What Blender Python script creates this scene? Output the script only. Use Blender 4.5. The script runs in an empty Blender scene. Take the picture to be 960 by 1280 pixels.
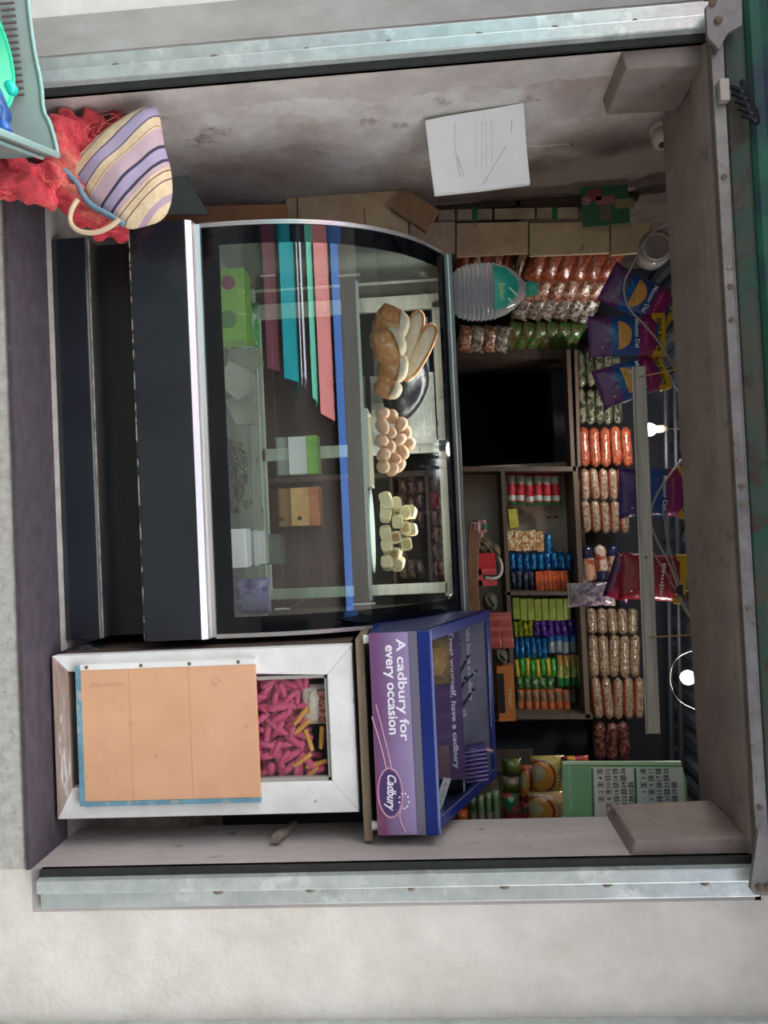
import bpy, bmesh, math, random
from mathutils import Vector, Matrix, noise
random.seed(7)
C = bpy.context.scene.collection
PI = math.pi
# ------------------------------------------------------------------ camera, world, light, exposure
F = 965.0
CAM = Vector((0.19408837, -2.18190195, 1.20233154))
YAW, PIT, ROL = 0.02318652, -0.06157177, 0.04794322
M = Matrix.Rotation(YAW, 3, 'Z') @ Matrix.Rotation(PIT, 3, 'X') @ Matrix.Rotation(ROL, 3, 'Y')
right, fwd, up = M.col[0].copy(), M.col[1].copy(), M.col[2].copy()
cd = bpy.data.cameras.new('camera'); cam = bpy.data.objects.new('camera', cd); C.objects.link(cam)
R4 = Matrix((up, -right, -fwd)).transposed().to_4x4()      # the phone was held sideways: picture right is up
cam.matrix_world = Matrix.Translation(CAM) @ R4
cd.sensor_fit = 'VERTICAL'; cd.sensor_height = 36; cd.sensor_width = 27; cd.lens = F / 1280 * 36
cd.clip_start = 0.02; cd.clip_end = 200
S = bpy.context.scene; S.camera = cam
S.view_settings.view_transform = 'Standard'; S.view_settings.look = 'None'
S.view_settings.gamma = 1; S.view_settings.use_curve_mapping = False
S.view_settings.exposure = 1.32
w = bpy.data.worlds.new('overcast_sky'); S.world = w; w.use_nodes = True
bg = w.node_tree.nodes['Background']
# overcast sky: a cloud layer brightest at the zenith, about a third of that at the horizon, all round
wn = w.node_tree; wt = wn.nodes.new('ShaderNodeTexCoord'); ws = wn.nodes.new('ShaderNodeSeparateXYZ'); wm = wn.nodes.new('ShaderNodeMath'); wm.operation = 'MULTIPLY_ADD'; wm.use_clamp = False
wn.links.new(wt.outputs['Generated'], ws.inputs[0]); wn.links.new(ws.outputs[2], wm.inputs[0]); wm.inputs[1].default_value = 2.6; wm.inputs[2].default_value = 1.5
wn.links.new(wm.outputs[0], bg.inputs[1]); bg.inputs[0].default_value = (0.93, 0.96, 1.0, 1)

def at(px, py, Y):
    d = M @ Vector(((py - 640) / F, 1, (px - 480) / F))
    return CAM + d * ((Y - CAM.y) / d.y)
def sc(Y): return (Y - CAM.y) / F        # metres per pixel at depth Y

# ------------------------------------------------------------------ materials
def srgb(h):
    if isinstance(h, str):
        h = [int(h[i:i+2], 16) / 255 for i in (0, 2, 4)]
    return tuple((c / 12.92 if c <= .04045 else ((c + .055) / 1.055) ** 2.4) for c in h[:3]) + (1,)
MC = {}
def mat(name, c1, c2=None, scale=8, rough=.6, metal=0, bump=0, stretch=(1, 1, 1), lo=.35, hi=.65, detail=6,
        c3=None, s3=3, lo3=.55, hi3=.62, alpha=1, coat=0, trans=0, emit=0, bscale=None, coord='Object', sheen=0):
    if name in MC: return MC[name]
    m = bpy.data.materials.new(name); MC[name] = m; m.use_nodes = True
    nt = m.node_tree; b = nt.nodes['Principled BSDF']
    b.inputs['Base Color'].default_value = srgb(c1); b.inputs['Roughness'].default_value = rough
    b.inputs['Metallic'].default_value = metal; b.inputs['Alpha'].default_value = alpha
    if coat: b.inputs['Coat Weight'].default_value = coat; b.inputs['Coat Roughness'].default_value = .12
    if trans: b.inputs['Transmission Weight'].default_value = trans
    if sheen: b.inputs['Sheen Weight'].default_value = sheen
    if emit:
        b.inputs['Emission Color'].default_value = srgb(c1); b.inputs['Emission Strength'].default_value = emit
    if c2 or bump:
        tc = nt.nodes.new('ShaderNodeTexCoord'); mp = nt.nodes.new('ShaderNodeMapping')
        mp.inputs['Scale'].default_value = stretch; nt.links.new(tc.outputs[coord], mp.inputs[0])
        def nz(s, det=detail):
            n = nt.nodes.new('ShaderNodeTexNoise'); n.inputs['Scale'].default_value = s; n.inputs['Detail'].default_value = det
            n.inputs['Roughness'].default_value = .65
            nt.links.new(mp.outputs[0], n.inputs['Vector']); return n
        n = nz(scale)
        if c2:
            r = nt.nodes.new('ShaderNodeValToRGB'); r.color_ramp.elements[0].position = lo; r.color_ramp.elements[1].position = hi
            r.color_ramp.elements[0].color = srgb(c1); r.color_ramp.elements[1].color = srgb(c2)
            nt.links.new(n.outputs[0], r.inputs[0]); out = r.outputs[0]
            if c3:
                n3 = nz(s3); r3 = nt.nodes.new('ShaderNodeValToRGB'); r3.color_ramp.elements[0].position = lo3; r3.color_ramp.elements[1].position = hi3
                nt.links.new(n3.outputs[0], r3.inputs[0])
                mx = nt.nodes.new('ShaderNodeMixRGB'); nt.links.new(r3.outputs[0], mx.inputs[0]); nt.links.new(out, mx.inputs[1])
                mx.inputs[2].default_value = srgb(c3); out = mx.outputs[0]
            nt.links.new(out, b.inputs['Base Color'])
        if bump:
            bn = nz(bscale or scale * 2, 8); bp = nt.nodes.new('ShaderNodeBump'); bp.inputs['Strength'].default_value = bump
            bp.inputs['Distance'].default_value = .01
            nt.links.new(bn.outputs[0], bp.inputs['Height']); nt.links.new(bp.outputs[0], b.inputs['Normal'])
    return m

def packmat(name, base, bands=(), ell=(), lump=None, rough=.28, lumpscale=30, vor=False, metal=0, bump=.3, half=False):
    """printed film: bands (axis, lo, hi, colour) and ellipses (cx, cz, rx, rz, colour) in the packet's own box"""
    if name in MC: return MC[name]
    m = bpy.data.materials.new(name); MC[name] = m; m.use_nodes = True
    nt = m.node_tree; b = nt.nodes['Principled BSDF']; b.inputs['Roughness'].default_value = rough; b.inputs['Metallic'].default_value = metal
    b.inputs['Coat Weight'].default_value = .5; b.inputs['Coat Roughness'].default_value = .15
    tc = nt.nodes.new('ShaderNodeTexCoord'); sp = nt.nodes.new('ShaderNodeSeparateXYZ'); nt.links.new(tc.outputs['Generated'], sp.inputs[0])
    rgb = nt.nodes.new('ShaderNodeRGB'); rgb.outputs[0].default_value = srgb(base); out = rgb.outputs[0]
    oi = nt.nodes.new('ShaderNodeObjectInfo')
    ad = nt.nodes.new('ShaderNodeVectorMath'); ad.operation = 'ADD'
    cv = nt.nodes.new('ShaderNodeCombineXYZ'); ml = nt.nodes.new('ShaderNodeMath'); ml.operation = 'MULTIPLY'; ml.inputs[1].default_value = 37
    nt.links.new(oi.outputs['Random'], ml.inputs[0]); nt.links.new(ml.outputs[0], cv.inputs[0])
    nt.links.new(tc.outputs['Object'], ad.inputs[0]); nt.links.new(cv.outputs[0], ad.inputs[1])
    def math_(op, a, v):
        n = nt.nodes.new('ShaderNodeMath'); n.operation = op
        for i, x in enumerate((a, v)):
            if isinstance(x, (int, float)): n.inputs[i].default_value = x
            else: nt.links.new(x, n.inputs[i])
        return n.outputs[0]
    if lump:
        for i, lc in enumerate(lump):
            if vor:
                n = nt.nodes.new('ShaderNodeTexVoronoi'); n.inputs['Scale'].default_value = lumpscale * (1 + i * .6); so_ = n.outputs['Distance']
            else:
                n = nt.nodes.new('ShaderNodeTexNoise'); n.inputs['Scale'].default_value = lumpscale * (1 + i * .6); n.inputs['Detail'].default_value = 3; so_ = n.outputs[0]
            nt.links.new(ad.outputs[0], n.inputs['Vector'])
            r = nt.nodes.new('ShaderNodeValToRGB'); r.color_ramp.elements[0].position = .42 + .08 * i; r.color_ramp.elements[1].position = .52 + .08 * i
            nt.links.new(so_, r.inputs[0]); mx = nt.nodes.new('ShaderNodeMixRGB'); nt.links.new(r.outputs[0], mx.inputs[0])
            nt.links.new(out, mx.inputs[1]); mx.inputs[2].default_value = srgb(lc); out = mx.outputs[0]
    for ax, lo, hi, col in bands:
        s = sp.outputs['XYZ'.index(ax)]
        k = math_('MULTIPLY', math_('GREATER_THAN', s, lo), math_('LESS_THAN', s, hi))
        mx = nt.nodes.new('ShaderNodeMixRGB'); nt.links.new(k, mx.inputs[0]); nt.links.new(out, mx.inputs[1]); mx.inputs[2].default_value = srgb(col); out = mx.outputs[0]
    for cx, cz, rx, rz, col in ell:
        a = math_('DIVIDE', math_('SUBTRACT', sp.outputs[0], cx), rx); c = math_('DIVIDE', math_('SUBTRACT', sp.outputs[2], cz), rz)
        d = math_('ADD', math_('MULTIPLY', a, a), math_('MULTIPLY', c, c)); k = math_('LESS_THAN', d, 1.0)
        if half: k = math_('MULTIPLY', k, math_('GREATER_THAN', sp.outputs[2], cz))
        mx = nt.nodes.new('ShaderNodeMixRGB'); nt.links.new(k, mx.inputs[0]); nt.links.new(out, mx.inputs[1]); mx.inputs[2].default_value = srgb(col); out = mx.outputs[0]
    nt.links.new(out, b.inputs['Base Color'])
    if bump:
        n = nt.nodes.new('ShaderNodeTexNoise'); n.inputs['Scale'].default_value = 45; n.inputs['Detail'].default_value = 3; nt.links.new(ad.outputs[0], n.inputs['Vector'])
        bp = nt.nodes.new('ShaderNodeBump'); bp.inputs['Strength'].default_value = bump; bp.inputs['Distance'].default_value = .012
        nt.links.new(n.outputs[0], bp.inputs['Height']); nt.links.new(bp.outputs[0], b.inputs['Normal']); nt.links.new(bp.outputs[0], b.inputs['Coat Normal'])
    return m

def glass(name, tint=(.93, .97, .95), ior=1.5, rough=0.0, boost=1.0):
    if name in MC: return MC[name]
    m = bpy.data.materials.new(name); MC[name] = m; m.use_nodes = True; nt = m.node_tree; nt.nodes.clear()
    o = nt.nodes.new('ShaderNodeOutputMaterial'); t = nt.nodes.new('ShaderNodeBsdfTransparent'); t.inputs[0].default_value = (*tint, 1)
    g = nt.nodes.new('ShaderNodeBsdfGlossy'); g.inputs['Roughness'].default_value = rough
    f = nt.nodes.new('ShaderNodeLayerWeight'); f.inputs[0].default_value = .5; x = nt.nodes.new('ShaderNodeMixShader')
    pw = nt.nodes.new('ShaderNodeMath'); pw.operation = 'POWER'; pw.inputs[1].default_value = 5; nt.links.new(f.outputs['Facing'], pw.inputs[0])
    mm = nt.nodes.new('ShaderNodeMath'); mm.operation = 'MULTIPLY_ADD'; mm.inputs[1].default_value = .9; mm.inputs[2].default_value = .04 * boost; mm.use_clamp = True
    nt.links.new(pw.outputs[0], mm.inputs[0]); nt.links.new(mm.outputs[0], x.inputs[0]); nt.links.new(t.outputs[0], x.inputs[1]); nt.links.new(g.outputs[0], x.inputs[2])
    nt.links.new(x.outputs[0], o.inputs[0]); return m

# ------------------------------------------------------------------ mesh builder
class MB:
    def __init__(s): s.v = []; s.f = []
    def add(s, vs, fs, mtx=None):
        k = len(s.v); s.v += [Vector(mtx @ Vector(p)) if mtx else Vector(p) for p in vs]; s.f += [tuple(i + k for i in f) for f in fs]; return s
    def box(s, x0, x1, y0, y1, z0, z1, mtx=None):
        return s.add([(x, y, z) for x in (x0, x1) for y in (y0, y1) for z in (z0, z1)],
                     [(0, 1, 3, 2), (4, 6, 7, 5), (0, 4, 5, 1), (2, 3, 7, 6), (0, 2, 6, 4), (1, 5, 7, 3)], mtx)
    def prism(s, pts, a0, a1, axis='Y', mtx=None):
        def q(p, a):
            return (p[0], a, p[1]) if axis == 'Y' else ((a, p[0], p[1]) if axis == 'X' else (p[0], p[1], a))
        n = len(pts)
        return s.add([q(p, a0) for p in pts] + [q(p, a1) for p in pts],
                     [tuple(range(n)), tuple(range(2 * n - 1, n - 1, -1))] + [(i, i + n, (i + 1) % n + n, (i + 1) % n) for i in range(n)], mtx)
    def lathe(s, prof, n=20, mtx=None, sx=1, sy=1):
        vs = [(r * math.cos(2 * PI * j / n) * sx, r * math.sin(2 * PI * j / n) * sy, z) for r, z in prof for j in range(n)]
        fs = [(i * n + j, i * n + (j + 1) % n, (i + 1) * n + (j + 1) % n, (i + 1) * n + j) for i in range(len(prof) - 1) for j in range(n)]
        fs += [tuple(range(n - 1, -1, -1)), tuple((len(prof) - 1) * n + j for j in range(n))]
        return s.add(vs, fs, mtx)
    def tube(s, pts, r, n=8, closed=False):
        pts = [Vector(p) for p in pts]; m = len(pts); vs = []; prev = None
        for i, p in enumerate(pts):
            a = pts[(i - 1) % m] if (closed or i) else p; b = pts[(i + 1) % m] if (closed or i < m - 1) else p
            t = (b - a).normalized(); u = prev if prev else (Vector((0, 0, 1)) if abs(t.z) < .9 else Vector((1, 0, 0)))
            u = (u - t * u.dot(t)).normalized(); prev = u; w_ = t.cross(u); rr = r[i] if isinstance(r, (list, tuple)) else r
            vs += [p + (u * math.cos(2 * PI * j / n) + w_ * math.sin(2 * PI * j / n)) * rr for j in range(n)]
        k = m if closed else m - 1
        fs = [(i * n + j, i * n + (j + 1) % n, ((i + 1) % m) * n + (j + 1) % n, ((i + 1) % m) * n + j) for i in range(k) for j in range(n)]
        if not closed: fs += [tuple(range(n - 1, -1, -1)), tuple((m - 1) * n + j for j in range(n))]
        return s.add(vs, fs)
    def ball(s, c, r, sx=1, sy=1, sz=1, nu=12, nv=8, amp=0, fr=8, mtx=None):
        c = Vector(c); vs = [];
        for i in range(nv + 1):
            th = PI * i / nv
            for j in range(nu):
                ph = 2 * PI * j / nu; d = Vector((math.sin(th) * math.cos(ph), math.sin(th) * math.sin(ph), math.cos(th)))
                k = r * (1 + amp * noise.noise((c + d * r) * fr)) if amp else r
                vs.append(c + Vector((d.x * k * sx, d.y * k * sy, d.z * k * sz)))
        fs = [(i * nu + j, (i + 1) * nu + j, (i + 1) * nu + (j + 1) % nu, i * nu + (j + 1) % nu) for i in range(nv) for j in range(nu)]
        return s.add(vs, fs, mtx)
    def sheet(s, fn, nu, nv, th=0.0):
        """fn(u,v)->point; th gives thickness along +Y by default"""
        vs = [Vector(fn(i / nu, j / nv)) for i in range(nu + 1) for j in range(nv + 1)]; n = len(vs); W = nv + 1
        f = [(i * W + j, (i + 1) * W + j, (i + 1) * W + j + 1, i * W + j + 1) for i in range(nu) for j in range(nv)]
        if not th: return s.add(vs, f)
        off = Vector((0, th, 0)) if not isinstance(th, Vector) else th
        b = [tuple(k + n for k in reversed(q)) for q in f]
        ed = [(j, j + 1) for j in range(nv)] + [(nu * W + j + 1, nu * W + j) for j in range(nv)] + [((i + 1) * W, i * W) for i in range(nu)] + [(i * W + nv, (i + 1) * W + nv) for i in range(nu)]
        return s.add(vs + [v + off for v in vs], f + b + [(a, b_, b_ + n, a + n) for a, b_ in ed])
OFF = {}
def mesh(mb, name, m, smooth=False, bevel=0, off=Vector((0, 0, 0))):
    me = bpy.data.meshes.new(name); me.from_pydata([v - off for v in mb.v], [], mb.f); me.update()
    bm = bmesh.new(); bm.from_mesh(me)
    bmesh.ops.remove_doubles(bm, verts=bm.verts, dist=1e-6)
    bmesh.ops.recalc_face_normals(bm, faces=bm.faces)
    if bevel: bmesh.ops.bevel(bm, geom=bm.edges[:], offset=bevel, segments=2, affect='EDGES', profile=.5, clamp_overlap=True)
    bm.to_mesh(me); bm.free()
    if m: me.materials.append(m)
    if smooth:
        for p in me.polygons: p.use_smooth = True
    return me
def obj(name, mb, m, parent=None, smooth=False, bevel=0, label=None, kind=None):
    off = OFF.get(parent.name, Vector((0, 0, 0))) if parent else Vector((0, 0, 0))
    o = bpy.data.objects.new(name, mesh(mb, name, m, smooth, bevel, off)); C.objects.link(o)
    if parent: o.parent = parent; OFF[o.name] = off
    if label: o['label'] = label
    if kind: o['kind'] = kind
    return o
def tag(o, label, cat, group=None, kind=None):
    o['label'] = label; o['category'] = cat
    if group: o['group'] = group
    if kind: o['kind'] = kind
    return o
def thing(name, label, cat, loc=(0, 0, 0), group=None, world=True):
    o = bpy.data.objects.new(name, None); C.objects.link(o); o.location = loc; o.empty_display_size = .05
    OFF[o.name] = Vector(loc) if world else Vector((0, 0, 0)); return tag(o, label, cat, group)
def solo(name, mb, m, label, cat, group=None, smooth=False, bevel=0, local=False, kind=None):
    if local: off = Vector((0, 0, 0))
    else:
        lo = [min(v[i] for v in mb.v) for i in range(3)]; hi = [max(v[i] for v in mb.v) for i in range(3)]
        off = Vector(((lo[0] + hi[0]) / 2, (lo[1] + hi[1]) / 2, lo[2]))
    o = bpy.data.objects.new(name, mesh(mb, name, m, smooth, bevel, off)); C.objects.link(o); o.location = off; OFF[o.name] = off
    return tag(o, label, cat, group, kind)
def struct(name, mb, m, parent=None, **k): 
    o = obj(name, mb, m, parent, **k)
    if not parent: o['kind'] = 'structure'
    return o
def dup(root, loc, rot=None, label=None, group=None, scale=None, mt=None):
    r = root.copy(); C.objects.link(r); r.location = loc
    if rot: r.rotation_euler = rot
    if scale: r.scale = scale
    if label: r['label'] = label
    if group: r['group'] = group
    def rec(a, b):
        for ch in list(a.children):
            c = ch.copy(); C.objects.link(c); c.parent = b; rec(ch, c)
    rec(root, r); return r
def text_mb(s, size=None, width=None, height=None, depth=.0006, shear=0, bold=0, tilt=0):
    cu = bpy.data.curves.new('t', 'FONT'); cu.body = s; cu.size = 1; cu.align_x = 'CENTER'; cu.align_y = 'CENTER'; cu.shear = shear; cu.offset = bold; cu.resolution_u = 3
    o = bpy.data.objects.new('t', cu); C.objects.link(o); bpy.context.view_layer.update()
    me = bpy.data.meshes.new_from_object(o.evaluated_get(bpy.context.evaluated_depsgraph_get()))
    xs = [v.co.x for v in me.vertices]; ys = [v.co.y for v in me.vertices]
    cx, cy = (min(xs) + max(xs)) / 2, (min(ys) + max(ys)) / 2; W, H = max(xs) - min(xs), max(ys) - min(ys)
    kx = width / W if width else (height / H if height else size); ky = height / H if height else kx
    mb = MB(); ca, sa = math.cos(tilt), math.sin(tilt)
    pts = [((v.co.x - cx) * kx, (v.co.y - cy) * ky) for v in me.vertices]
    mb.add([(x * ca - y * sa, 0, x * sa + y * ca) for x, y in pts], [tuple(p.vertices) for p in me.polygons])
    bpy.data.objects.remove(o); bpy.data.curves.remove(cu); bpy.data.meshes.remove(me); return mb
def moved(mb, loc, rot=None):
    mt = Matrix.Translation(Vector(loc)) @ (rot.to_4x4() if rot else Matrix.Identity(4)); mb.v = [mt @ v for v in mb.v]; return mb
def text(name, s, loc, m, parent, rot=None, **k): return obj(name, moved(text_mb(s, **k), loc, rot), m, parent)
ORD = ['first', 'second', 'third', 'fourth', 'fifth', 'sixth', 'seventh', 'eighth', 'ninth', 'tenth', 'eleventh', 'twelfth']

def pouch(w, h, t, nx=6, nz=8, seal=.05, wr=.18, seed=0, axis='Z'):
    """filled film packet centred on the origin, front to -Y; seals at both ends of the given axis"""
    mb = MB(); vs = []
    for side in (-1, 1):
        for i in range(nx + 1):
            for j in range(nz + 1):
                u = -1 + 2 * i / nx; v = -1 + 2 * j / nz
                a, b = (u, v) if axis == 'Z' else (v, u)
                b2 = min(1, abs(b) / (1 - seal * 2)); pr = (max(0, 1 - abs(a) ** 2.6)) ** .55 * (max(0, 1 - b2 ** 3)) ** .6
                n = 1 + wr * noise.noise(Vector((u * 3 + seed * 7.1, v * 3 + side, seed)))
                narrow = 1 - .07 * (1 - abs(b) ** 6)
                if axis == 'Z': x, z = u * w / 2 * narrow, v * h / 2
                else: x, z = u * w / 2, v * h / 2 * narrow
                vs.append((x, side * (t / 2 * pr * n + .0006), z))
    W = nz + 1; N = (nx + 1) * W
    f = [(i * W + j, (i + 1) * W + j, (i + 1) * W + j + 1, i * W + j + 1) for i in range(nx) for j in range(nz)]
    fs = f + [tuple(k + N for k in reversed(q)) for q in f]
    ring = [j for j in range(W)] + [i * W + nz for i in range(1, nx + 1)] + [nx * W + j for j in range(nz - 1, -1, -1)] + [i * W for i in range(nx - 1, 0, -1)]
    fs += [(ring[i], ring[(i + 1) % len(ring)], ring[(i + 1) % len(ring)] + N, ring[i] + N) for i in range(len(ring))]
    return mb.add(vs, fs)
def pillow(out, t, rings=6, wr=.15, seed=0):
    """soft bag from a flat outline (list of (x,z)), centred, thickness t"""
    cx = sum(p[0] for p in out) / len(out); cz = sum(p[1] for p in out) / len(out); n = len(out); vs = []; mb = MB()
    for side in (-1, 1):
        for r in range(rings + 1):
            k = 1 - r / rings
            for (x, z) in out:
                d = (1 - k ** 2.5) ** .6; px, pz = cx + (x - cx) * k, cz + (z - cz) * k
                vs.append((px, side * (t / 2 * d * (1 + wr * noise.noise(Vector((px * 12 + seed, pz * 12, side)))) + .0008), pz))
    fs = []
    for sd_ in range(2):
        o = sd_ * (rings + 1) * n
        for r in range(rings):
            for i in range(n): fs.append((o + r * n + i, o + r * n + (i + 1) % n, o + (r + 1) * n + (i + 1) % n, o + (r + 1) * n + i))
    o = (rings + 1) * n
    fs += [(i, (i + 1) % n, o + (i + 1) % n, o + i) for i in range(n)]
    return mb.add(vs, fs)
def smoothloop(pts, k=3):
    for _ in range(k):
        q = []
        for i in range(len(pts)):
            a, b = Vector(pts[i]), Vector(pts[(i + 1) % len(pts)]); q += [a * .75 + b * .25, a * .25 + b * .75]
        pts = q
    return [tuple(p) for p in pts]
def smoothpath(pts, k=2):
    pts = [Vector(p) for p in pts]
    for _ in range(k):
        q = [pts[0]]
        for a, b in zip(pts, pts[1:]): q += [a * .75 + b * .25, a * .25 + b * .75]
        pts = q + [pts[-1]]
    return pts

def rrect(w, h, r=.3):
    r *= min(w, h); return [(-w + r, -h), (w - r, -h), (w - r * .3, -h + r * .3), (w, -h + r), (w, h - r), (w - r * .3, h - r * .3), (w - r, h), (-w + r, h), (-w + r * .3, h - r * .3), (-w, h - r), (-w, -h + r), (-w + r * .3, -h + r * .3)]
# ------------------------------------------------------------------ shared materials
PLASTER = mat('facade_plaster', 'd8d3c8', 'c6c0b4', 5, .9, bump=.35, bscale=60, c3='aaa294', s3=22, lo3=.66, hi3=.74)
WHITEPL = mat('white_plaster', 'd9d6cf', 'cbc7bf', 6, .9, bump=.2)
GREYCON = mat('grey_concrete', 'a8a59f', '96928b', 9, .85, bump=.25, stretch=(1, 1, .5))
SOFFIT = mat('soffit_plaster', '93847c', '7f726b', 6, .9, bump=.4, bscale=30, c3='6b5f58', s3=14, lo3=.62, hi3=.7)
JAMB = mat('jamb_plaster', 'b3aaa5', '9a918c', 5, .85, bump=.3, c3='6d6561', s3=30, lo3=.64, hi3=.7, stretch=(1, 1, .35))
GALV = mat('galvanised', 'ccd3cf', 'b3bbb6', 14, .36, .45, bump=.1, c3='dde3dd', s3=5)
GALVD = mat('galvanised_dull', '8e8a84', '77726c', 18, .5, .6, bump=.2, c3='5a4438', s3=25, lo3=.62, hi3=.68)
RUST = mat('weld_rust', '5c4a3c', '7b6a58', 60, .8)
DARKGAP = mat('rail_slot', '2c2d2b', '3a3a37', 20, .7, .3)
PURPLEFLOOR = mat('purple_sill', '3a3137', '4c4349', 16, .75, bump=.3, bscale=70, c3='6c626a', s3=45, lo3=.63, hi3=.72, stretch=(1, 2, 1))
PALEFLOOR = mat('pale_floor', 'b4aca4', '988f88', 12, .8)
WOODD = mat('dark_wood', '3d3029', '57473c', 6, .65, bump=.2, stretch=(1, 8, 8), bscale=20)
WOODB = mat('brown_wood', '6b5a49', '8a775f', 9, .7, bump=.3, stretch=(.4, 4, 6), bscale=25)
WOODG = mat('shelf_wood', '6a5a4e', '584a42', 7, .7, bump=.2, stretch=(.6, 4, 6))
BACKP = mat('shelf_back_board', 'b5a294', 'a39184', 4, .7)
BLACKLAM = mat('black_laminate', '171b20', '20252b', 3, .2, bump=.02, c3='3b4046', s3=90, lo3=.72, hi3=.74, coat=.4)
BROWNLAM = mat('brownish_laminate', '1b1d20', '2f2d29', 3, .35, c3='555048', s3=80, lo3=.72, hi3=.74, stretch=(.5, 1, 3))  # black laminate mottled with a brownish tone and fine paler specks
CHROME = mat('polished_steel', 'd8d4d0', None, 8, .36, .85)
STEELG = mat('brushed_frame', '7c7b76', '63625e', 30, .38, .8, stretch=(.2, 1, 1))
BLACKGL = mat('black_glass', '03070e', None, 8, .05)
CLEAR = glass('window_glass', (.92, .97, .95), 1.5, 0, 4.2)
CLEAR2 = glass('shelf_glass', (.93, .98, .95), 1.45)
WHITEW = mat('painted_white_wood', 'd6d9cf', 'bfc3b8', 12, .6, bump=.15, c3='5e5a50', s3=18, lo3=.64, hi3=.68, stretch=(.5, 3, 3))
WHITEF = mat('white_frame_paint', 'ecebe6', 'dcdad4', 9, .45, c3='a59f95', s3=24, lo3=.66, hi3=.71)
CARD = mat('cardboard', 'cdb491', 'b89e7c', 8, .85, bump=.15, c3='8f7658', s3=12, lo3=.63, hi3=.72)
CARD2 = mat('orange_cardboard', 'b98a68', 'a5744f', 8, .85)
WHITEP = mat('white_plastic', 'dcdbd6', None, 8, .35)
CREAMW = mat('white_lettering', 'efeaf0', None, rough=.5)
BLACKI = mat('black_ink', '15141a', None, rough=.6)

# ------------------------------------------------------------------ the setting
XL, XR, ZT = -1.125, 1.125, 2.014
g = MB().box(-14, 14, -12, 0.0, -.4, -.25); struct('ground', g, mat('street_asphalt', '56544f', '46443f', 2, .9, bump=.3, bscale=20))
b = MB().box(-3.2, -1.36, 0, .3, -.25, 3.4); struct('wall_front', b, WHITEPL)
b = MB().box(1.248, 3.2, 0, .3, -.25, 3.4); struct('wall_front.001', b, PLASTER)
b = MB().box(-1.36, -1.245, -.004, .3, -.25, 3.4); struct('trim_1', b, GREYCON)
struct('wall_front.002', MB().box(-1.245, 1.248, -.004, -.0005, 2.045, 3.4), PLASTER)
b = MB().box(1.56, 1.68, -.03, -.001, -.2, 3.2); struct('trim_2', b, GALV)
b = MB().box(XL, XR, 0, .24, -.25, -.0125); struct('wall_base', b, mat('step_riser', 'b5b2a9', '9b978e', 30, .9, bump=.3, c3='807b72', s3=60, lo3=.6, hi3=.7))
b = MB().box(XL, XR, -.006, .225, -.012, 0); struct('floor', b, PURPLEFLOOR)
b = MB().box(XL, 1.9, .225, 2.1, -.05, -.002); struct('floor.001', b, PALEFLOOR)

# left wall: fresh plaster near the rail, old peeled paint beyond it
ml = bpy.data.materials.new('peeling_wall'); ml.use_nodes = True; nt = ml.node_tree; pb = nt.nodes['Principled BSDF']; pb.inputs['Roughness'].default_value = .9
tc = nt.nodes.new('ShaderNodeTexCoord')
def nn(s, d=8, vec=None):
    n = nt.nodes.new('ShaderNodeTexNoise'); n.inputs['Scale'].default_value = s; n.inputs['Detail'].default_value = d; n.inputs['Roughness'].default_value = .68
    nt.links.new(vec or tc.outputs['Object'], n.inputs['Vector']); return n.outputs[0]
def ramp(i, a, c, p0=.4, p1=.6):
    r = nt.nodes.new('ShaderNodeValToRGB'); r.color_ramp.elements[0].position = p0; r.color_ramp.elements[1].position = p1
    r.color_ramp.elements[0].color = srgb(a); r.color_ramp.elements[1].color = srgb(c); nt.links.new(i, r.inputs[0]); return r.outputs[0]
def mixc(f, a, c):
    x = nt.nodes.new('ShaderNodeMixRGB')
    for k, v in enumerate((f, a, c)): nt.links.new(v, x.inputs[k])
    return x.outputs[0]
sp = nt.nodes.new('ShaderNodeSeparateXYZ'); nt.links.new(tc.outputs['Object'], sp.inputs[0])
def ma(op, a, v):
    n = nt.nodes.new('ShaderNodeMath'); n.operation = op
    for i, x in enumerate((a, v)):
        if isinstance(x, (int, float)): n.inputs[i].default_value = x
        else: nt.links.new(x, n.inputs[i])
    return n.outputs[0]
old = mixc(ramp(nn(2.2), '000000', 'ffffff', .42, .58), ramp(nn(9), 'c2bcb5', 'd6d3cd', .35, .65), ramp(nn(6), 'a7968d', 'b8a89f', .35, .65))
old = mixc(ramp(nn(5.5, 10), '000000', 'ffffff', .58, .66), old, ramp(nn(20), '84736b', '9c8d84'))
old = mixc(ramp(nn(3.1, 10), '000000', 'ffffff', .62, .66), old, ramp(nn(20), 'a5b8b0', 'b8c5bd'))
new = ramp(nn(7), 'b3aaa3', 'c6beb6')
edge = ma('ADD', sp.outputs[1], ma('MULTIPLY', ma('SUBTRACT', nn(3.5, 10), .5), .22))
col = mixc(ramp(edge, '000000', 'ffffff', .13, .137), new, old)
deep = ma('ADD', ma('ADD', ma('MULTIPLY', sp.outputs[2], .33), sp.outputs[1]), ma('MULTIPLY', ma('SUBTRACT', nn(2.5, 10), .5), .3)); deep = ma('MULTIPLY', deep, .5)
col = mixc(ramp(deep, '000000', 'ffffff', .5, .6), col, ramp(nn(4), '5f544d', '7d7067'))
nt.links.new(col, pb.inputs['Base Color'])
bp = nt.nodes.new('ShaderNodeBump'); bp.inputs['Strength'].default_value = .5; bp.inputs['Distance'].default_value = .02
hh = ma('ADD', nn(18, 10), ma('MULTIPLY', ramp(edge, '000000', 'ffffff', .13, .137), .5)); nt.links.new(hh, bp.inputs['Height']); nt.links.new(bp.outputs[0], pb.inputs['Normal'])
b = MB().box(-1.245, XL, .0, 2.1, -.25, 2.6); struct('wall_left', b, ml)
b = MB().box(XR, 1.248, .0, .30, 0, 2.6); struct('wall_right', b, JAMB)
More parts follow.
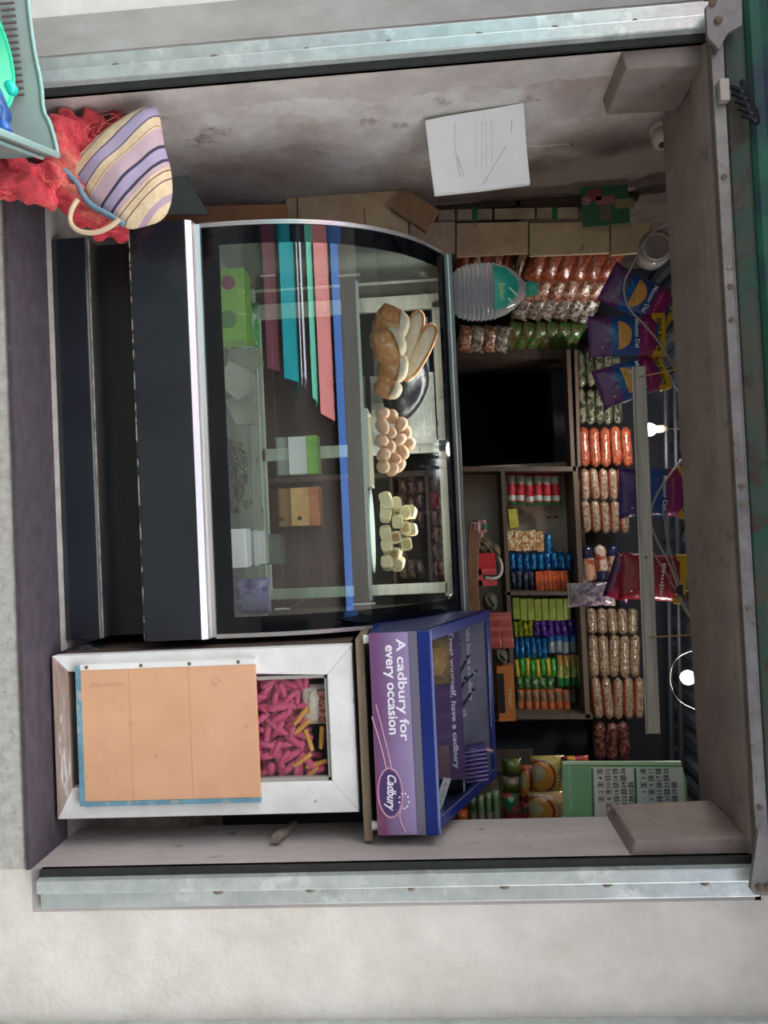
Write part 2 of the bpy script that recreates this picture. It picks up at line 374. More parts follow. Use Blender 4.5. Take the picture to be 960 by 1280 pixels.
struct('wall_base.001', MB().box(XR, 1.248, 0, .30, -.25, -.0005), PLASTER)
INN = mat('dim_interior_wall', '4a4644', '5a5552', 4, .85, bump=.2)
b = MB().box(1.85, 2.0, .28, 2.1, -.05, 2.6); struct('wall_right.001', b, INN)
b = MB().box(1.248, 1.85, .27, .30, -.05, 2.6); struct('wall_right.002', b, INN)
# lintel beam with a rounded plaster nosing
pts = [(-.0, 2.6), (0, 2.03), (.01, 2.022), (.05, 2.016), (.10, 2.016), (.12, 2.03), (.14, 2.034), (.40, 2.026), (.42, 2.04), (.42, 2.6)]
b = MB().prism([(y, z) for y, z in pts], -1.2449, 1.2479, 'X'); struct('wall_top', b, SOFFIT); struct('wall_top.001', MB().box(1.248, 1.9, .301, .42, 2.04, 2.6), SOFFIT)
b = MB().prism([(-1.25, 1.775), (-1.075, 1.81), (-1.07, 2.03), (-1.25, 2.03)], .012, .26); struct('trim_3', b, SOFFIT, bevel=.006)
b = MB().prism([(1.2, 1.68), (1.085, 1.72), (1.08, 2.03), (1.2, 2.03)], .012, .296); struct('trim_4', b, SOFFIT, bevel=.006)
# back wall with the dark doorway
YB = 1.62
dA, dB = at(575, 448, YB), at(706, 583, YB)
dx0, dx1, dz1 = dA.x, dB.x, dB.z + .01
b = MB().box(-1.25, dx0, 1.95, 2.05, -.05, 2.6).box(dx1, 1.9, 1.95, 2.05, -.05, 2.6).box(dx0, dx1, 1.95, 2.05, dz1, 2.6)
struct('wall_back', b, mat('back_wall', '3a3e48', '2e323b', 3, .8, bump=.2))
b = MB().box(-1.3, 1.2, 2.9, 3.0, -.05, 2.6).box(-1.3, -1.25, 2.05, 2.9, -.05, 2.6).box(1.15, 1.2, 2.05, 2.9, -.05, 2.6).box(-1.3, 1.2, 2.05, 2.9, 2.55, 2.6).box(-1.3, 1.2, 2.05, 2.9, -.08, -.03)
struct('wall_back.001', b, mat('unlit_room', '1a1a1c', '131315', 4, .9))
def corr(u, v):
    x = -1.3 + 3.2 * u; ph = (x * 9) % 1
    return (x, .4 + 1.6 * v, 2.40 + .018 * (1 if ph < .5 else 0) + .004 * math.sin(x * 30))
b = MB().sheet(corr, 180, 1, Vector((0, 0, .02))); struct('ceiling', b, mat('tin_ceiling', '8a949e', '727c86', 6, .35, .5, bump=.1))
# roof slab that shades the upper wall
b = MB().box(-3.2, 3.2, -1.2, .3, 2.95, 3.1); struct('roof_slab', b, GREYCON)

# ------------------------------------------------------------------ street behind the viewer, seen only as reflections
def street():
    Y0 = -6.0
    r = thing('shop_row', 'row of market stalls with coloured awnings across the street', 'building', (0, Y0, -.25))
    r['kind'] = 'structure'
    obj('wall', MB().box(-6, 2.2, Y0 - .8, Y0 - .2, -.25, 9.4).box(-14, -6, Y0 - .8, Y0 - .2, -.25, 5.2).box(2.2, 14, Y0 - .8, Y0 - .2, -.25, 5.2), mat('opposite_wall', '6e655d', '5c544d', .8, .9), r)
    for i, (z, h, c, x1) in enumerate([(.5, .55, '7a3c4a', -1.6), (1.25, .9, '10b4bc', -1.5), (2.28, .14, 'ffffff', -1.55), (2.52, .2, 'f0f0ff', -1.55), (3.05, .5, '7ae6c4', -1.35), (3.62, 1.2, 'ffa09a', -1.2), (4.95, .95, '4a80d0', 6)]):
        obj('awning', MB().prism([(Y0 - .2, z + h), (Y0 + .25, z + h - .02), (Y0 + .4, z), (Y0 + .35, z), (Y0 + .2, z + h - .08), (Y0 - .2, z + h - .08)], -9, x1, 'X'), mat('awning_%d' % i, c, rough=.7), r)
    obj('pillar', MB().box(-.3, .1, Y0 - .2, Y0, -.25, 3.3), mat('stall_post', '584a40', rough=.8), r)
    obj('doorway', MB().box(1.2, 3.6, Y0 - .22, Y0 - .15, -.25, 2.3), mat('stall_dark', '20211f', rough=.8), r)
street()

# ------------------------------------------------------------------ shutter rails, bar and curtain
def rail(side):
    s = side; x = XL if s < 0 else XR
    r = thing('shutter_guide_rail', 'galvanised steel shutter guide rail on the %s side of the opening' % ('left' if s < 0 else 'right'), 'rail', (x + s * .06, 0, 0), 'shutter guide rails')
    z0 = -.02 if s < 0 else .03
    def bx(a, c, y0, y1, za=None, zb=None): a, c = sorted((x + s * a, x + s * c)); return MB().box(a, c, y0, y1, z0 if za is None else za, 2.04 if zb is None else zb)
    obj('slot', bx(.0, .02, -.012, .012), DARKGAP, r)
    q = [(.018, -.004), (.022, -.034), (.058, -.034), (.064, -.004)]
    pts = [(x + s * a, c) for a, c in q]
    obj('channel', MB().prism(pts, z0, 2.04, 'Z'), GALV, r, bevel=.003)
    obj('flange', bx(.064, .108, -.012, .0), GALV, r, bevel=.002)
    for z in ([.36, .66, .9, 1.17, 1.4, 1.62, 1.86] if s < 0 else [.55, .84, 1.1, 1.38, 1.66, 1.9]):
        z += random.uniform(-.03, .03)
        obj('weld_spot', MB().ball((x + s * .064, -.014, z), .011, 1, .7, 1.2, 8, 6, .5, 60), RUST, r, smooth=True)
rail(-1); rail(1)
sb = thing('shutter_bottom_bar', 'dull grey steel bar along the bottom edge of the raised shutter', 'bar', (0, -.03, 2.02))
obj('angle_strip', MB().box(-1.14, 1.15, -.05, -.03, 2.022, 2.054).box(-1.14, 1.15, -.05, .0, 2.048, 2.054), GALVD, sb, bevel=.002)
for x in (-.72, -.42, -.33, .12, .17, .45, .98): obj('bolt', MB().lathe([(.007, 0), (.008, .004), (.004, .007)], 8, Matrix.Translation((x, -.05, 2.037)) @ Matrix.Rotation(PI / 2, 4, 'X')), RUST, sb)
cu = thing('rolling_shutter', 'raised green painted steel rolling shutter above the opening', 'shutter', (0, 0, 2.06))
GREENP = mat('green_shutter_paint', '194a38', '24604a', 4, .5, .1, bump=.1, c3='262f42', s3=2.4, lo3=.48, hi3=.62, stretch=(1.2, 1, 1.5))
RUSTG = mat('rusty_green_paint', '54483e', '275040', 6, .7, c3='43332c', s3=14)
for i in range(5):
    z = 2.056 + i * .072
    pts = [(-.018, z), (-.03, z + .012), (-.036, z + .035), (-.03, z + .058), (-.018, z + .07), (-.008, z + .07), (-.008, z)]
    obj('slat', MB().prism(pts, -1.32, 1.19, 'X'), RUSTG if i == 0 else GREENP, cu)
br = MAP = mat('bracket_steel', '8f8a84', '75716c', 14, .6, .5)
def bracket(pl, label, holes):
    mb = MB().prism(pl, -.075, -.06); r = solo('shutter_bracket', mb, br, label, 'bracket', bevel=.001)
    for x, z in holes: obj('bolt', MB().lathe([(.011, 0), (.011, .006), (.005, .009)], 8, Matrix.Translation((x, -.075, z)) @ Matrix.Rotation(PI / 2, 4, 'X')), RUST, r)
def pz(px, py, Y=-.06): p = at(px, py, Y); return (p.x, p.z)
bracket([pz(882, 50), pz(880, 12), pz(897, 0), pz(925, 2), pz(925, 36), pz(908, 45), pz(896, 66)], 'grey steel shutter bracket at the upper left corner of the opening', [pz(888, 8), pz(895, 30)])
bracket([pz(940, 1115), pz(935, 1108), pz(945, 1035), pz(975, 1075), pz(975, 1118)], 'triangular grey steel shutter bracket at the upper right corner of the opening', [pz(947, 1106), pz(957, 1106)])
p = at(898, 118, -.05); lk = thing('shutter_latch', 'pale metal latch with oily black hook on the shutter bar', 'latch', p)
obj('plate', MB().box(p.x - .03, p.x + .03, -.075, -.052, p.z - .005, p.z + .022), mat('latch_pale', 'a39c92', rough=.5, metal=.4), lk, bevel=.003)
hb = MB(); 
for k in range(5):
    q = at(912 + k * 4, 108 + k * 9, -.06); hb.tube(smoothpath([q, q + Vector((.02, -.02, .02)), q + Vector((.03, 0, .04)), q + Vector((-.01, -.01, .03))]), .007, 6)
obj('hook', hb, mat('oily_black', '16191f', rough=.4), lk)

# ------------------------------------------------------------------ glass display counter
X0, X1 = -.81, .505
ct = thing('display_counter', 'black glass display counter with curved glass front full of food', 'counter', ((X0 + X1) / 2, .6, 0))
obj('plinth', MB().box(X0, X1, .262, .95, .0, .112), BLACKLAM, ct, bevel=.002)
obj('lower_ledge', MB().prism([(.262, .112), (.27, .122), (.335, .122), (.335, .112)], X0 + .003, X1 - .003, 'X'), mat('ledge_sheen', '55534f', '3a3a3a', 6, .3, .4, stretch=(.3, 1, 1)), ct)
obj('edging_strip', MB().tube([(X0 + .01, .266, .121), (-.35, .266, .121), (.1, .268, .119), (X1 - .01, .266, .121)], .0035, 6), mat('peeling_edging', '9a8f86', '5f5953', 30, .5), ct)
obj('middle_panel', MB().box(X0 + .003, X1 - .003, .335, .95, .122, .29), BROWNLAM, ct)
obj('upper_panel', MB().box(X0 - .005, X1 + .005, .195, .95, .285, .468), BLACKLAM, ct, bevel=.003)
obj('scuffed_edge', MB().tube([(X0, .192, .287), (X1, .192, .287)], .0022, 6), mat('chipped_edge', '8b8478', '1c1c1c', 25, .6, stretch=(1, 1, 1), lo=.45, hi=.5), ct)
obj('bottom_channel', MB().prism([(.195, .468), (.205, .486), (.235, .49), (.238, .502), (.262, .502), (.262, .468)], X0 - .005, X1 + .005, 'X'), CHROME, ct)
prof = [(.25, .5), (.25, .57), (.251, .63), (.255, .70), (.263, .77), (.276, .835), (.296, .9), (.32, .96), (.352, 1.02), (.395, 1.085), (.45, 1.15), (.51, 1.203), (.58, 1.25), (.665, 1.298)]
prof = [(a.x, a.y) for a in smoothpath([(y, z, 0) for y, z in prof], 1)]
def P_(t):
    L = [0]
    for a, c in zip(prof, prof[1:]): L.append(L[-1] + math.dist(a, c))
    s = t * L[-1]
    for i in range(len(L) - 1):
        if s <= L[i + 1] + 1e-9:
            k = (s - L[i]) / (L[i + 1] - L[i]); return (prof[i][0] + (prof[i + 1][0] - prof[i][0]) * k, prof[i][1] + (prof[i + 1][1] - prof[i][1]) * k)
    return prof[-1]
TB, TT, XM0, XM1 = .062, .93, .062, .055
def gp(t, x): y, z = P_(t); return (x, y, z)
# black printed border: four pieces
for nm, (xa, xb, ta, tb, n) in {'a': (X0, X0 + XM0, 0, 1, 40), 'b': (X1 - XM1, X1, 0, 1, 40), 'c': (X0 + XM0, X1 - XM1, 0, TB, 3), 'd': (X0 + XM0, X1 - XM1, TT, 1, 3)}.items():
    obj('black_border', MB().sheet(lambda u, v, xa=xa, xb=xb, ta=ta, tb=tb: gp(ta + (tb - ta) * u, xa + (xb - xa) * v), n, 1, .005), BLACKGL, ct, smooth=False)
o = obj('curved_glass', MB().sheet(lambda u, v: gp(TB + (TT - TB) * u, X0 + XM0 + (X1 - XM1 - X0 - XM0) * v), 48, 1), CLEAR, ct, smooth=True)
for xe in (X0, X1):
    for dx in (-.006, .0):
        s = 1 if xe > 0 else -1
        obj('edge_trim', MB().sheet(lambda u, v, xe=xe, dx=dx, s=s: (xe + s * (.003 + dx + .007 * v), P_(u)[0] - .004 - (.003 if dx == 0 else 0), P_(u)[1]), 40, 1, .012), CHROME, ct)
obj('top_frame', MB().box(X0 - .006, X1 + .006, .655, .95, 1.292, 1.322), STEELG, ct, bevel=.004)
obj('top_edge_line', MB().tube([(X0, .652, 1.306), (X1, .652, 1.306)], .0035, 6), CHROME, ct)
# sides behind the curve
sidepts = [(.95, .468)] + [(.95, 1.292)] + [(y + .008, z) for y, z in reversed(prof)]
SIDEM = mat('tinted_side', '5a605a', '6d736b', 5, .12, .3)
for xa in (X0 + .001, X1 - .007): obj('side_panel', MB().prism(sidepts, xa, xa + .006, 'X'), SIDEM, ct)
obj('inner_floor', MB().box(X0 + .01, X1 - .01, .262, .94, .47, .492), mat('counter_floor', '6b6f69', '7f837b', 9, .5), ct)
# rear sliding doors, white peeling wood
YD = .90
def fr(pxa, pya, pxb, pyb, y0=YD, y1=YD + .025):
    a, c = at(pxa, pya, y0), at(pxb, pyb, y0); a2, c2 = at(pxa, pyb, y0), at(pxb, pya, y0)
    return MB().box((a.x + c2.x) / 2, (a2.x + c.x) / 2, y0, y1, (a.z + a2.z) / 2, (c.z + c2.z) / 2)
for q in [(300, 345, 560, 357), (300, 374, 560, 392), (310, 556, 560, 571), (310, 733, 560, 746), (548, 375, 562, 745), (308, 375, 318, 745), (322, 392, 332, 745)]:
    obj('rear_frame', fr(*q), WHITEW, ct, bevel=.002)
obj('rear_sill', MB().box(X0 + .01, X1 - .01, .87, .895, .492, .53), WHITEW, ct)
obj('rear_board', MB().box(X0 + .01, -.70, .93, .945, .5, 1.28), mat('rear_board', '6f6e66', '5d5c55', 5, .6), ct)
# upper shelf with its dark front bar
ZS = .975
obj('shelf_bar', MB().box(-.66, .43, .40, .425, .93, ZS + .006), mat('dark_green_bar', '262d29', '343c37', 5, .4, .1, stretch=(.3, 1, 1)), ct, bevel=.002)
obj('glass_shelf', MB().box(-.68, .45, .426, .86, ZS - .006, ZS), glass('green_glass', (.75, .86, .8)), ct)
obj('shelf_edge_strip', MB().box(-.66, .43, .428, .436, ZS, ZS + .014), mat('pale_edge', 'b6c3b8', rough=.3), ct)
for x in (-.672, .44): obj('shelf_pin', MB().tube([(x, .40, .925), (x, .40, 1.0)], .0055, 8), CHROME, ct)
ZL = .70
obj('glass_shelf', MB().box(-.68, .45, .36, .80, ZL - .006, ZL), CLEAR2, ct)
for x in (-.672, .44): obj('shelf_pin', MB().tube([(x, .35, ZL - .03), (x, .35, ZL + .02)], .004, 8), CHROME, ct)

# tube lamp that lights the food, tucked up behind the black top border
obj('lamp_tube', MB().tube([(-.70, .672, 1.284), (.42, .672, 1.284)], .006, 8), mat('lit_tube', 'fff4e6', None, 8, .4, emit=2), ct)
al = bpy.data.lights.new('lamp_light', 'AREA'); al.shape = 'RECTANGLE'; al.size = 1.1; al.size_y = .02; al.energy = 2.0; al.color = (1, .96, .9)
ao = bpy.data.objects.new('lamp_light', al); C.objects.link(ao); ao.parent = ct; ao.location = Vector((-.14, .672, 1.272)) - Vector(ct.location)
# bread: quarter loaves, torn
CRUST = mat('bread_crust', 'b06a36', 'd8a36c', 22, .75, bump=.6, bscale=50, c3='e6cda2', s3=16, lo3=.58, hi3=.66)
CRUMB = mat('bread_crumb', 'e3d6bd', 'cfbfa0', 25, .9, bump=.5, bscale=70)
def bread(px, py, Y, w, h, tilt, lab, ex=0):
    c = at(px, py, Y); r = thing('bread_roll', lab, 'bread', (0, 0, 0), 'torn bread on the upper shelf', False); r.location = c; r.rotation_euler = (ex, tilt, 0)
    ou = smoothloop([(-w / 2, -h / 2), (w / 2, -h / 2), (w * .52, h * .2), (w * .3, h * .52), (-w * .35, h * .5), (-w * .5, h * .1)], 1)
    obj('crust', pillow([(x, z) for x, z in ou], .06, 5, .6, px), CRUST, r, smooth=True)
    ou2 = smoothloop([(-w * .48, h * .16), (-w * .3, h * .30), (0, h * .22), (w * .3, h * .34), (w * .49, h * .2), (w * .3, h * .6), (-w * .3, h * .62)], 2)
    obj('crumb', moved(pillow([(x, z) for x, z in ou2], .075, 4, .6, px + 3), (0, -.004, 0)), CRUMB, r, smooth=True)
bread(487, 406, .56, .14, .115, .35, 'browned bread roll leaning highest at the left of the glass shelf')
bread(484, 432, .53, .13, .11, -.35, 'browned bread roll in front with its white crumb torn open')
bread(489, 459, .56, .13, .10, .15, 'browned bread roll lying lower down beside the torn one')
bread(484, 484, .54, .08, .09, .5, 'pale torn end of bread at the right of the bread pile')
for i, (px, py, tl, lb) in enumerate([(512, 425, -1.2, 'long pale slice of bread standing behind the bread rolls'), (524, 440, -1.05, 'outermost slice of bread with golden crust leaning at the back')]):
    c = at(px, py, .63); r = thing('bread_slice', lb, 'bread', (0, 0, 0), 'torn bread on the upper shelf', False); r.location = c; r.rotation_euler = (0, tl + PI / 2, 0)
    o_ = smoothloop([(-.11, -.028), (.11, -.022), (.115, .02), (0, .034), (-.11, .024)], 2)
    obj('crumb', pillow(o_, .03, 4, .3, i), CRUMB, r, smooth=True)
    obj('crust', MB().tube([(x, .0, z) for x, z in o_], .007, 6, True), CRUST, r, smooth=True)
# black polythene bag behind the bread and newspaper
ou = [at(a, c, .74) for a, c in [(472, 455), (520, 425), (540, 470), (528, 505), (505, 530), (480, 520)]]
cz = sum((q for q in ou), Vector()) / 6
bb = pillow(smoothloop([(q.x - cz.x, q.z - cz.z) for q in ou], 2), .09, 6, .9, 3)
o = solo('plastic_bag', moved(bb, cz), mat('black_polythene', '0d0f12', '1a1d22', 30, .25, bump=.5, bscale=25), 'crumpled black polythene bag behind the bread', 'bag', smooth=True)
a, c = at(466, 525, .84), at(546, 553, .84)
solo('newspaper', MB().sheet(lambda u, v: (at(466, 470, .84).x + (c.x - at(466, 470, .84).x) * u, .84 + .01 * math.sin(u * 9 + v * 5), .985 + (c.z - .985) * v), 10, 8, .003), mat('newsprint', 'a9aca6', '7d827f', 60, .85, stretch=(.6, 1, 4)), 'folded grey newspaper standing behind the eggs', 'newspaper')
a = at(466, 470, .85); b2 = at(540, 395, .85)
solo('plastic_sheet', MB().sheet(lambda u, v: (b2.x + (a.x - b2.x) * u, .87 + .012 * noise.noise(Vector((u * 5, v * 5, 0))), 1.0 + .22 * v), 10, 10, .003), mat('blue_grey_plastic', '5d6c7b', 'a6b0b8', 7, .25), 'blue grey plastic sheet behind the bread', 'sheet', smooth=True)
# eggs
EGGS = mat('egg_shell', 'c89b76', 'd8b391', 3, .45)
eggs = [(479, 517), (490, 520), (501, 531), (478, 533), (488, 541), (499, 549), (478, 552), (486, 560), (507, 541), (479, 569), (493, 574), (503, 565), (479, 583), (490, 587), (498, 582), (511, 556)]
tray = thing('egg_tray', 'pale low tray under the pile of brown eggs', 'tray', at(472, 552, .55))
a, c = at(468, 510, .50), at(468, 607, .50)
obj('rim', MB().box(a.x, c.x, .49, .495, ZS, ZS + .02).box(a.x, a.x + .005, .495, .68, ZS, ZS + .02).box(c.x - .005, c.x, .495, .68, ZS, ZS + .02).box(a.x, c.x, .675, .68, ZS, ZS + .02), mat('tray_pale', 'c7c6b6', rough=.5), tray)
obj('base', MB().box(a.x, c.x, .495, .675, ZS, ZS + .003), mat('tray_pale', 'c7c6b6', rough=.5), tray)
eggp = [(r_, z) for r_, z in [(.001, -.026), (.010, -.0245), (.017, -.019), (.0205, -.009), (.0205, .0), (.018, .011), (.0135, .020), (.007, .0265), (.001, .0285)]]
EM = mesh(MB().lathe(eggp, 14), 'egg', EGGS, True)
for i, (px, py) in enumerate(eggs):
    o = bpy.data.objects.new('egg', EM); C.objects.link(o)
    o.location = at(px, py, .53 + (px - 478) * .0028 + random.uniform(-.008, .008)); o.rotation_euler = (random.uniform(.6, 2.2), random.uniform(-.6, .6), random.uniform(0, 6)); o.scale = (1.14, 1.14, 1.14)
    rowf = lambda q: 'bottom' if q < 482 else ('second' if q < 494 else 'top')
    row = rowf(px); nth = ORD[sorted(p_[1] for p_ in eggs if rowf(p_[0]) == row).index(py)]
    tag(o, 'brown egg, %s from the left in the %s row of the egg pile' % (nth, row), 'egg', 'brown eggs on the upper shelf')
# cream rolls
CREAM = mat('cream_pastry', 'f0e6bc', 'e4d6a2', 12, .55)
rolls = [(482, 623, 0), (494, 631, 0), (507, 641, 0), (482, 644, 0), (497, 651, 0), (513, 640, 0), (482, 666, 0), (508, 661, 1), (494, 672, 2), (484, 684, 0), (508, 680, 1), (494, 692, 2), (484, 704, 0), (498, 705, 0), (514, 662, 0), (483, 631, 0)]
tray = thing('pastry_tray', 'pale oval tray under the cream coloured pastry cubes', 'tray', at(470, 665, .55))
a, c = at(470, 612, .55), at(470, 715, .55)
obj('base', MB().lathe([(.5, 0), (.55, .06), (.54, .06), (.49, .01)], 28, Matrix.Translation(((a.x + c.x) / 2, .56, ZS)) @ Matrix.Diagonal((abs(c.x - a.x) * .95, .2, .25, 1))), mat('tray_ice', 'b9cdc6', rough=.3), tray, smooth=True)
def rollmesh(seed):
    mb = MB(); rnd = random.Random(seed)
    mb.prism([(x * (1 + .06 * rnd.uniform(-1, 1)), z * (1 + .06 * rnd.uniform(-1, 1))) for x, z in rrect(.0195, .0175, .62)], -.028, .028)
    return mb
RM = [mesh(rollmesh(i), 'pastry_cube', CREAM, False, .002) for i in range(2)]
for i, (px, py, k) in enumerate(rolls):
    ring = k > 0
    rowf = lambda q: 'bottom' if q < 487 else ('middle' if q < 502 else 'top')
    row = rowf(px); nth = ORD[sorted(p_[1] for p_ in rolls if rowf(p_[0]) == row).index(py)]
    lab = 'plain cream pastry cube, %s from the left in the %s row of its pile' % (nth, row)
    if ring: lab = 'cream pastry cube with tan filled face, %s of its pile' % {7: 'top left', 8: 'middle left', 10: 'top right', 11: 'middle right'}[i]
    r = bpy.data.objects.new('pastry_cube', RM[i % 2]); C.objects.link(r); tag(r, lab, 'pastry', 'cream pastry cubes on the tray')
    r.location = at(px, py, .53 + (px - 478) * .0022); r.rotation_euler = (random.uniform(-.2, .2), random.uniform(-.25, .25), random.uniform(-.3, .3))
    r.scale = (1.14, 1, 1.14)
    if ring: obj('filling', MB().prism(rrect(.012, .011, .35), -.0295, -.027), mat('tan_filling', 'a5835a' if k == 2 else 'cdb078', 'b9945f', 40, .7) if k == 2 else mat('tan_filling_light', 'cdb37a', rough=.7), r)
# things on the counter floor and lower glass shelf
def cbox(name, pxa, pya, pxb, pyb, Y, d, m, lab, cat, z0=None, rotz=0, group=None, bevel=.002):
    a, c = at(pxa, pya, Y), at(pxb, pyb, Y); a2, c2 = at(pxb, pya, Y), at(pxa, pyb, Y)
    x0, x1 = (a.x + a2.x) / 2, (c.x + c2.x) / 2; za, zb = (a.z + c2.z) / 2, (c.z + a2.z) / 2
    if z0 is not None: za = z0
    r = thing(name, lab, cat, ((x0 + x1) / 2, Y, za), group, False); hw = (x1 - x0) / 2
    obj('carton' if name != 'shelf' else 'panel', MB().box(-hw, hw, 0, d, 0, zb - za), m, r, bevel=bevel); r.rotation_euler = (0, 0, rotz)
    r['hw'] = hw; r['hh'] = zb - za; del r['hw']; del r['hh']
    return r, hw, zb - za
r, hw, hh = cbox('noodle_packet', 268, 335, 306, 425, .36, .10, mat('lime_pack', '76a82e', '58902a', 6, .35, c3='c8d44a', s3=9), 'lime green instant food pack with a purple flower mark at the counter floor left', 'packet', .493)
obj('flower_mark', MB().lathe([(.024, 0), (.024, .002)], 12, Matrix.Translation((-hw + .05, 0.0, hh * .55)) @ Matrix.Rotation(PI / 2, 4, 'X')), mat('maroon_mark', '6b2338', rough=.5), r)
obj('green_disc', MB().lathe([(.03, 0), (.03, .002)], 16, Matrix.Translation((hw - .07, 0.0, hh * .5)) @ Matrix.Rotation(PI / 2, 4, 'X')), mat('dark_green_mark', '2f6b22', rough=.5), r)
p = at(300, 405, .5)
solo('cellophane_packet', moved(pouch(.17, .12, .05, seed=4, wr=.8), (p.x, .53, .56)), packmat('green_stripe_film', '8a9a88', [], (), ['2f8a3c', 'b9c4b5'], lumpscale=14), 'green striped clear packet slumped behind the lime green pack', 'packet', smooth=True)
for i, (px, py, ww, hh_, tl) in enumerate([(292, 478, .11, .12, .4), (305, 512, .12, .10, -.5), (300, 450, .10, .13, .1)]):
    p = at(px, py, .45 + .06 * i)
    ou = [(-ww / 2, -hh_ / 2), (ww * .3, -hh_ * .6), (ww * .55, hh_ * .1), (ww * .1, hh_ * .5), (-ww * .4, hh_ * .35)]
    mb = MB().prism(ou, -.004, .004, mtx=Matrix.Translation((p.x, p.y, max(p.z, .56))) @ Matrix.Rotation(tl, 4, 'Y') @ Matrix.Rotation(-.5, 4, 'X'))
    solo('torn_card', mb, mat('grey_card', '8b8d7d', '7a7c6c', 8, .85), ['torn grey card piece standing nearest the front glass', 'torn grey card piece leaning beside the chain tray', 'tall torn grey card piece by the green packets'][i], 'card', 'torn card pieces in the counter')
tr = thing('trinket_tray', 'shallow dark tray heaped with tangled wire chains', 'tray', at(300, 592, .45))
a, c = at(285, 545, .4), at(285, 640, .4)
obj('tray_base', MB().box(a.x, c.x, .36, .58, .493, .505), mat('tray_dark', '3b3a36', rough=.6), tr)
tm = MB(); rr = random.Random(3)
for k in range(60):
    q = Vector((rr.uniform(a.x + .02, c.x - .02), rr.uniform(.38, .56), .51 + rr.uniform(0, .05)))
    tm.tube([q + Vector((.014 * math.cos(t * .9) , .012 * math.sin(t * .9), .006 * math.sin(t * 2 + k))) for t in range(7)], .0022, 5, True)
obj('chains', tm, mat('tarnished_chain', '75746a', '4a4741', 30, .45, .5), tr, kind='stuff')
r, hw, hh = cbox('white_box', 287, 661, 308, 710, .34, .07, WHITEP, 'small white plastic box at the front of the counter floor', 'box', .493, bevel=.004)
r, hw, hh = cbox('white_box', 300, 664, 332, 706, .47, .06, WHITEP, 'ridged white plastic box behind the small white one', 'box', .493, bevel=.003)
for k in range(3): obj('ridge', MB().box(-hw - .003, hw + .003, -.006 - .004 * k, .0, .03 + .03 * k, .042 + .03 * k), WHITEP, r)
r, hw, hh = cbox('grey_box', 325, 668, 353, 706, .62, .06, mat('grey_carton', '8d9284', '7c8174', 6, .7), 'dull grey carton behind the white boxes', 'box', .493)
p = at(318, 745, .5); r = solo('purple_packet', moved(pouch(.135, .13, .05, seed=9, wr=.4), (p.x, .5, .493 + .068)), packmat('purple_white_film', '4c3f7e', [('Z', 0, .06, '8d86a8'), ('Z', .94, 1, '8d86a8')], [], ['8f88b4'], lumpscale=22), 'purple and white snack packet at the right end of the counter floor', 'packet', smooth=True)
r, hw, hh = cbox('tea_box', 368, 545, 397, 592, .55, .07, mat('white_carton', 'dfe5da', rough=.5), 'white carton with a lime green band standing on the lower glass shelf', 'box', ZL + .001)
obj('green_band', MB().box(-hw - .001, hw + .001, -.001, .071, hh * .62, hh + .001), mat('lime_band', '8fd24e', '6db83c', 20, .5), r)
r, hw, hh = cbox('biscuit_box', 371, 609, 399, 657, .55, .07, mat('tan_carton', 'e3b877', 'd49f60', 20, .5), 'tan and orange carton standing on the lower glass shelf', 'box', ZL + .001)
obj('orange_band', MB().box(-hw - .001, hw + .001, -.001, .071, hh * .65, hh + .001), mat('orange_band', 'c96a3e', 'dd9a5f', 25, .5), r)
obj('black_mark', MB().lathe([(.008, 0), (.008, .0015)], 10, Matrix.Translation((hw * .6, 0.0, hh * .3)) @ Matrix.Rotation(PI / 2, 4, 'X')), BLACKI, r)
# hanging sweet strips seen through the back of the counter
SW = [packmat('sweet_maroon', '5e2a2e', [], [], ['8c6a5c', '3b1c20'], lumpscale=26), packmat('sweet_brown', '6d5648', [], [], ['8f7d6c', '40332b'], lumpscale=26), packmat('sweet_red', '7d1e28', [], [], ['b5635a'], lumpscale=20)]
sm = mesh(pouch(.085, .042, .03, 5, 5, axis='X', seed=2), 'sachet', SW[0], True)
sm1 = mesh(pouch(.085, .042, .03, 5, 5, axis='X', seed=5), 'sachet', SW[1], True); sm2 = mesh(pouch(.085, .05, .03, 5, 5, axis='X', seed=8), 'sachet', SW[2], True)
n_ = 0
for ci, px in enumerate((503, 514, 525, 543, 552)):
    for ri in range(6):
        py = 606 + ri * 21
        if ci < 3 and ri in (3, 4) and ci > 0: continue
        o = bpy.data.objects.new('sachet', sm2 if (ri == 1 and ci > 2) else (sm if ri < 3 and ci < 3 else sm1)); C.objects.link(o); o.location = at(px, py, 1.3); o.rotation_euler = (random.uniform(-.2, .2), random.uniform(-.15, .15), 0)
        tag(o, '%s sachet seen through the counter, %s from the left in the %s layer' % ('red' if o.data == sm2 else ('maroon' if o.data == sm else 'brown'), ORD[ri], ['lowest', 'second', 'third', 'fourth', 'highest'][ci]), 'sachet', 'sachets behind the counter glass')
rk = thing('wire_rack', 'low brown wooden rack holding sachets behind the counter', 'rack', at(520, 660, 1.3))
a, c = at(492, 595, 1.34), at(492, 735, 1.34)
ZR = at(498, 660, 1.3).z - .03
for z in (ZR, at(534, 660, 1.3).z): obj('shelf', MB().box(a.x, c.x, 1.24, 1.45, z, z + .014), WOODG, rk)
for x in (a.x, c.x): obj('upright', MB().box(x - .012, x + .012, 1.24, 1.45, .0, at(575, 660, 1.3).z), WOODG, rk)
obj('back', MB().box(a.x, c.x, 1.44, 1.45, .0, at(565, 660, 1.3).z), WOODD, rk)

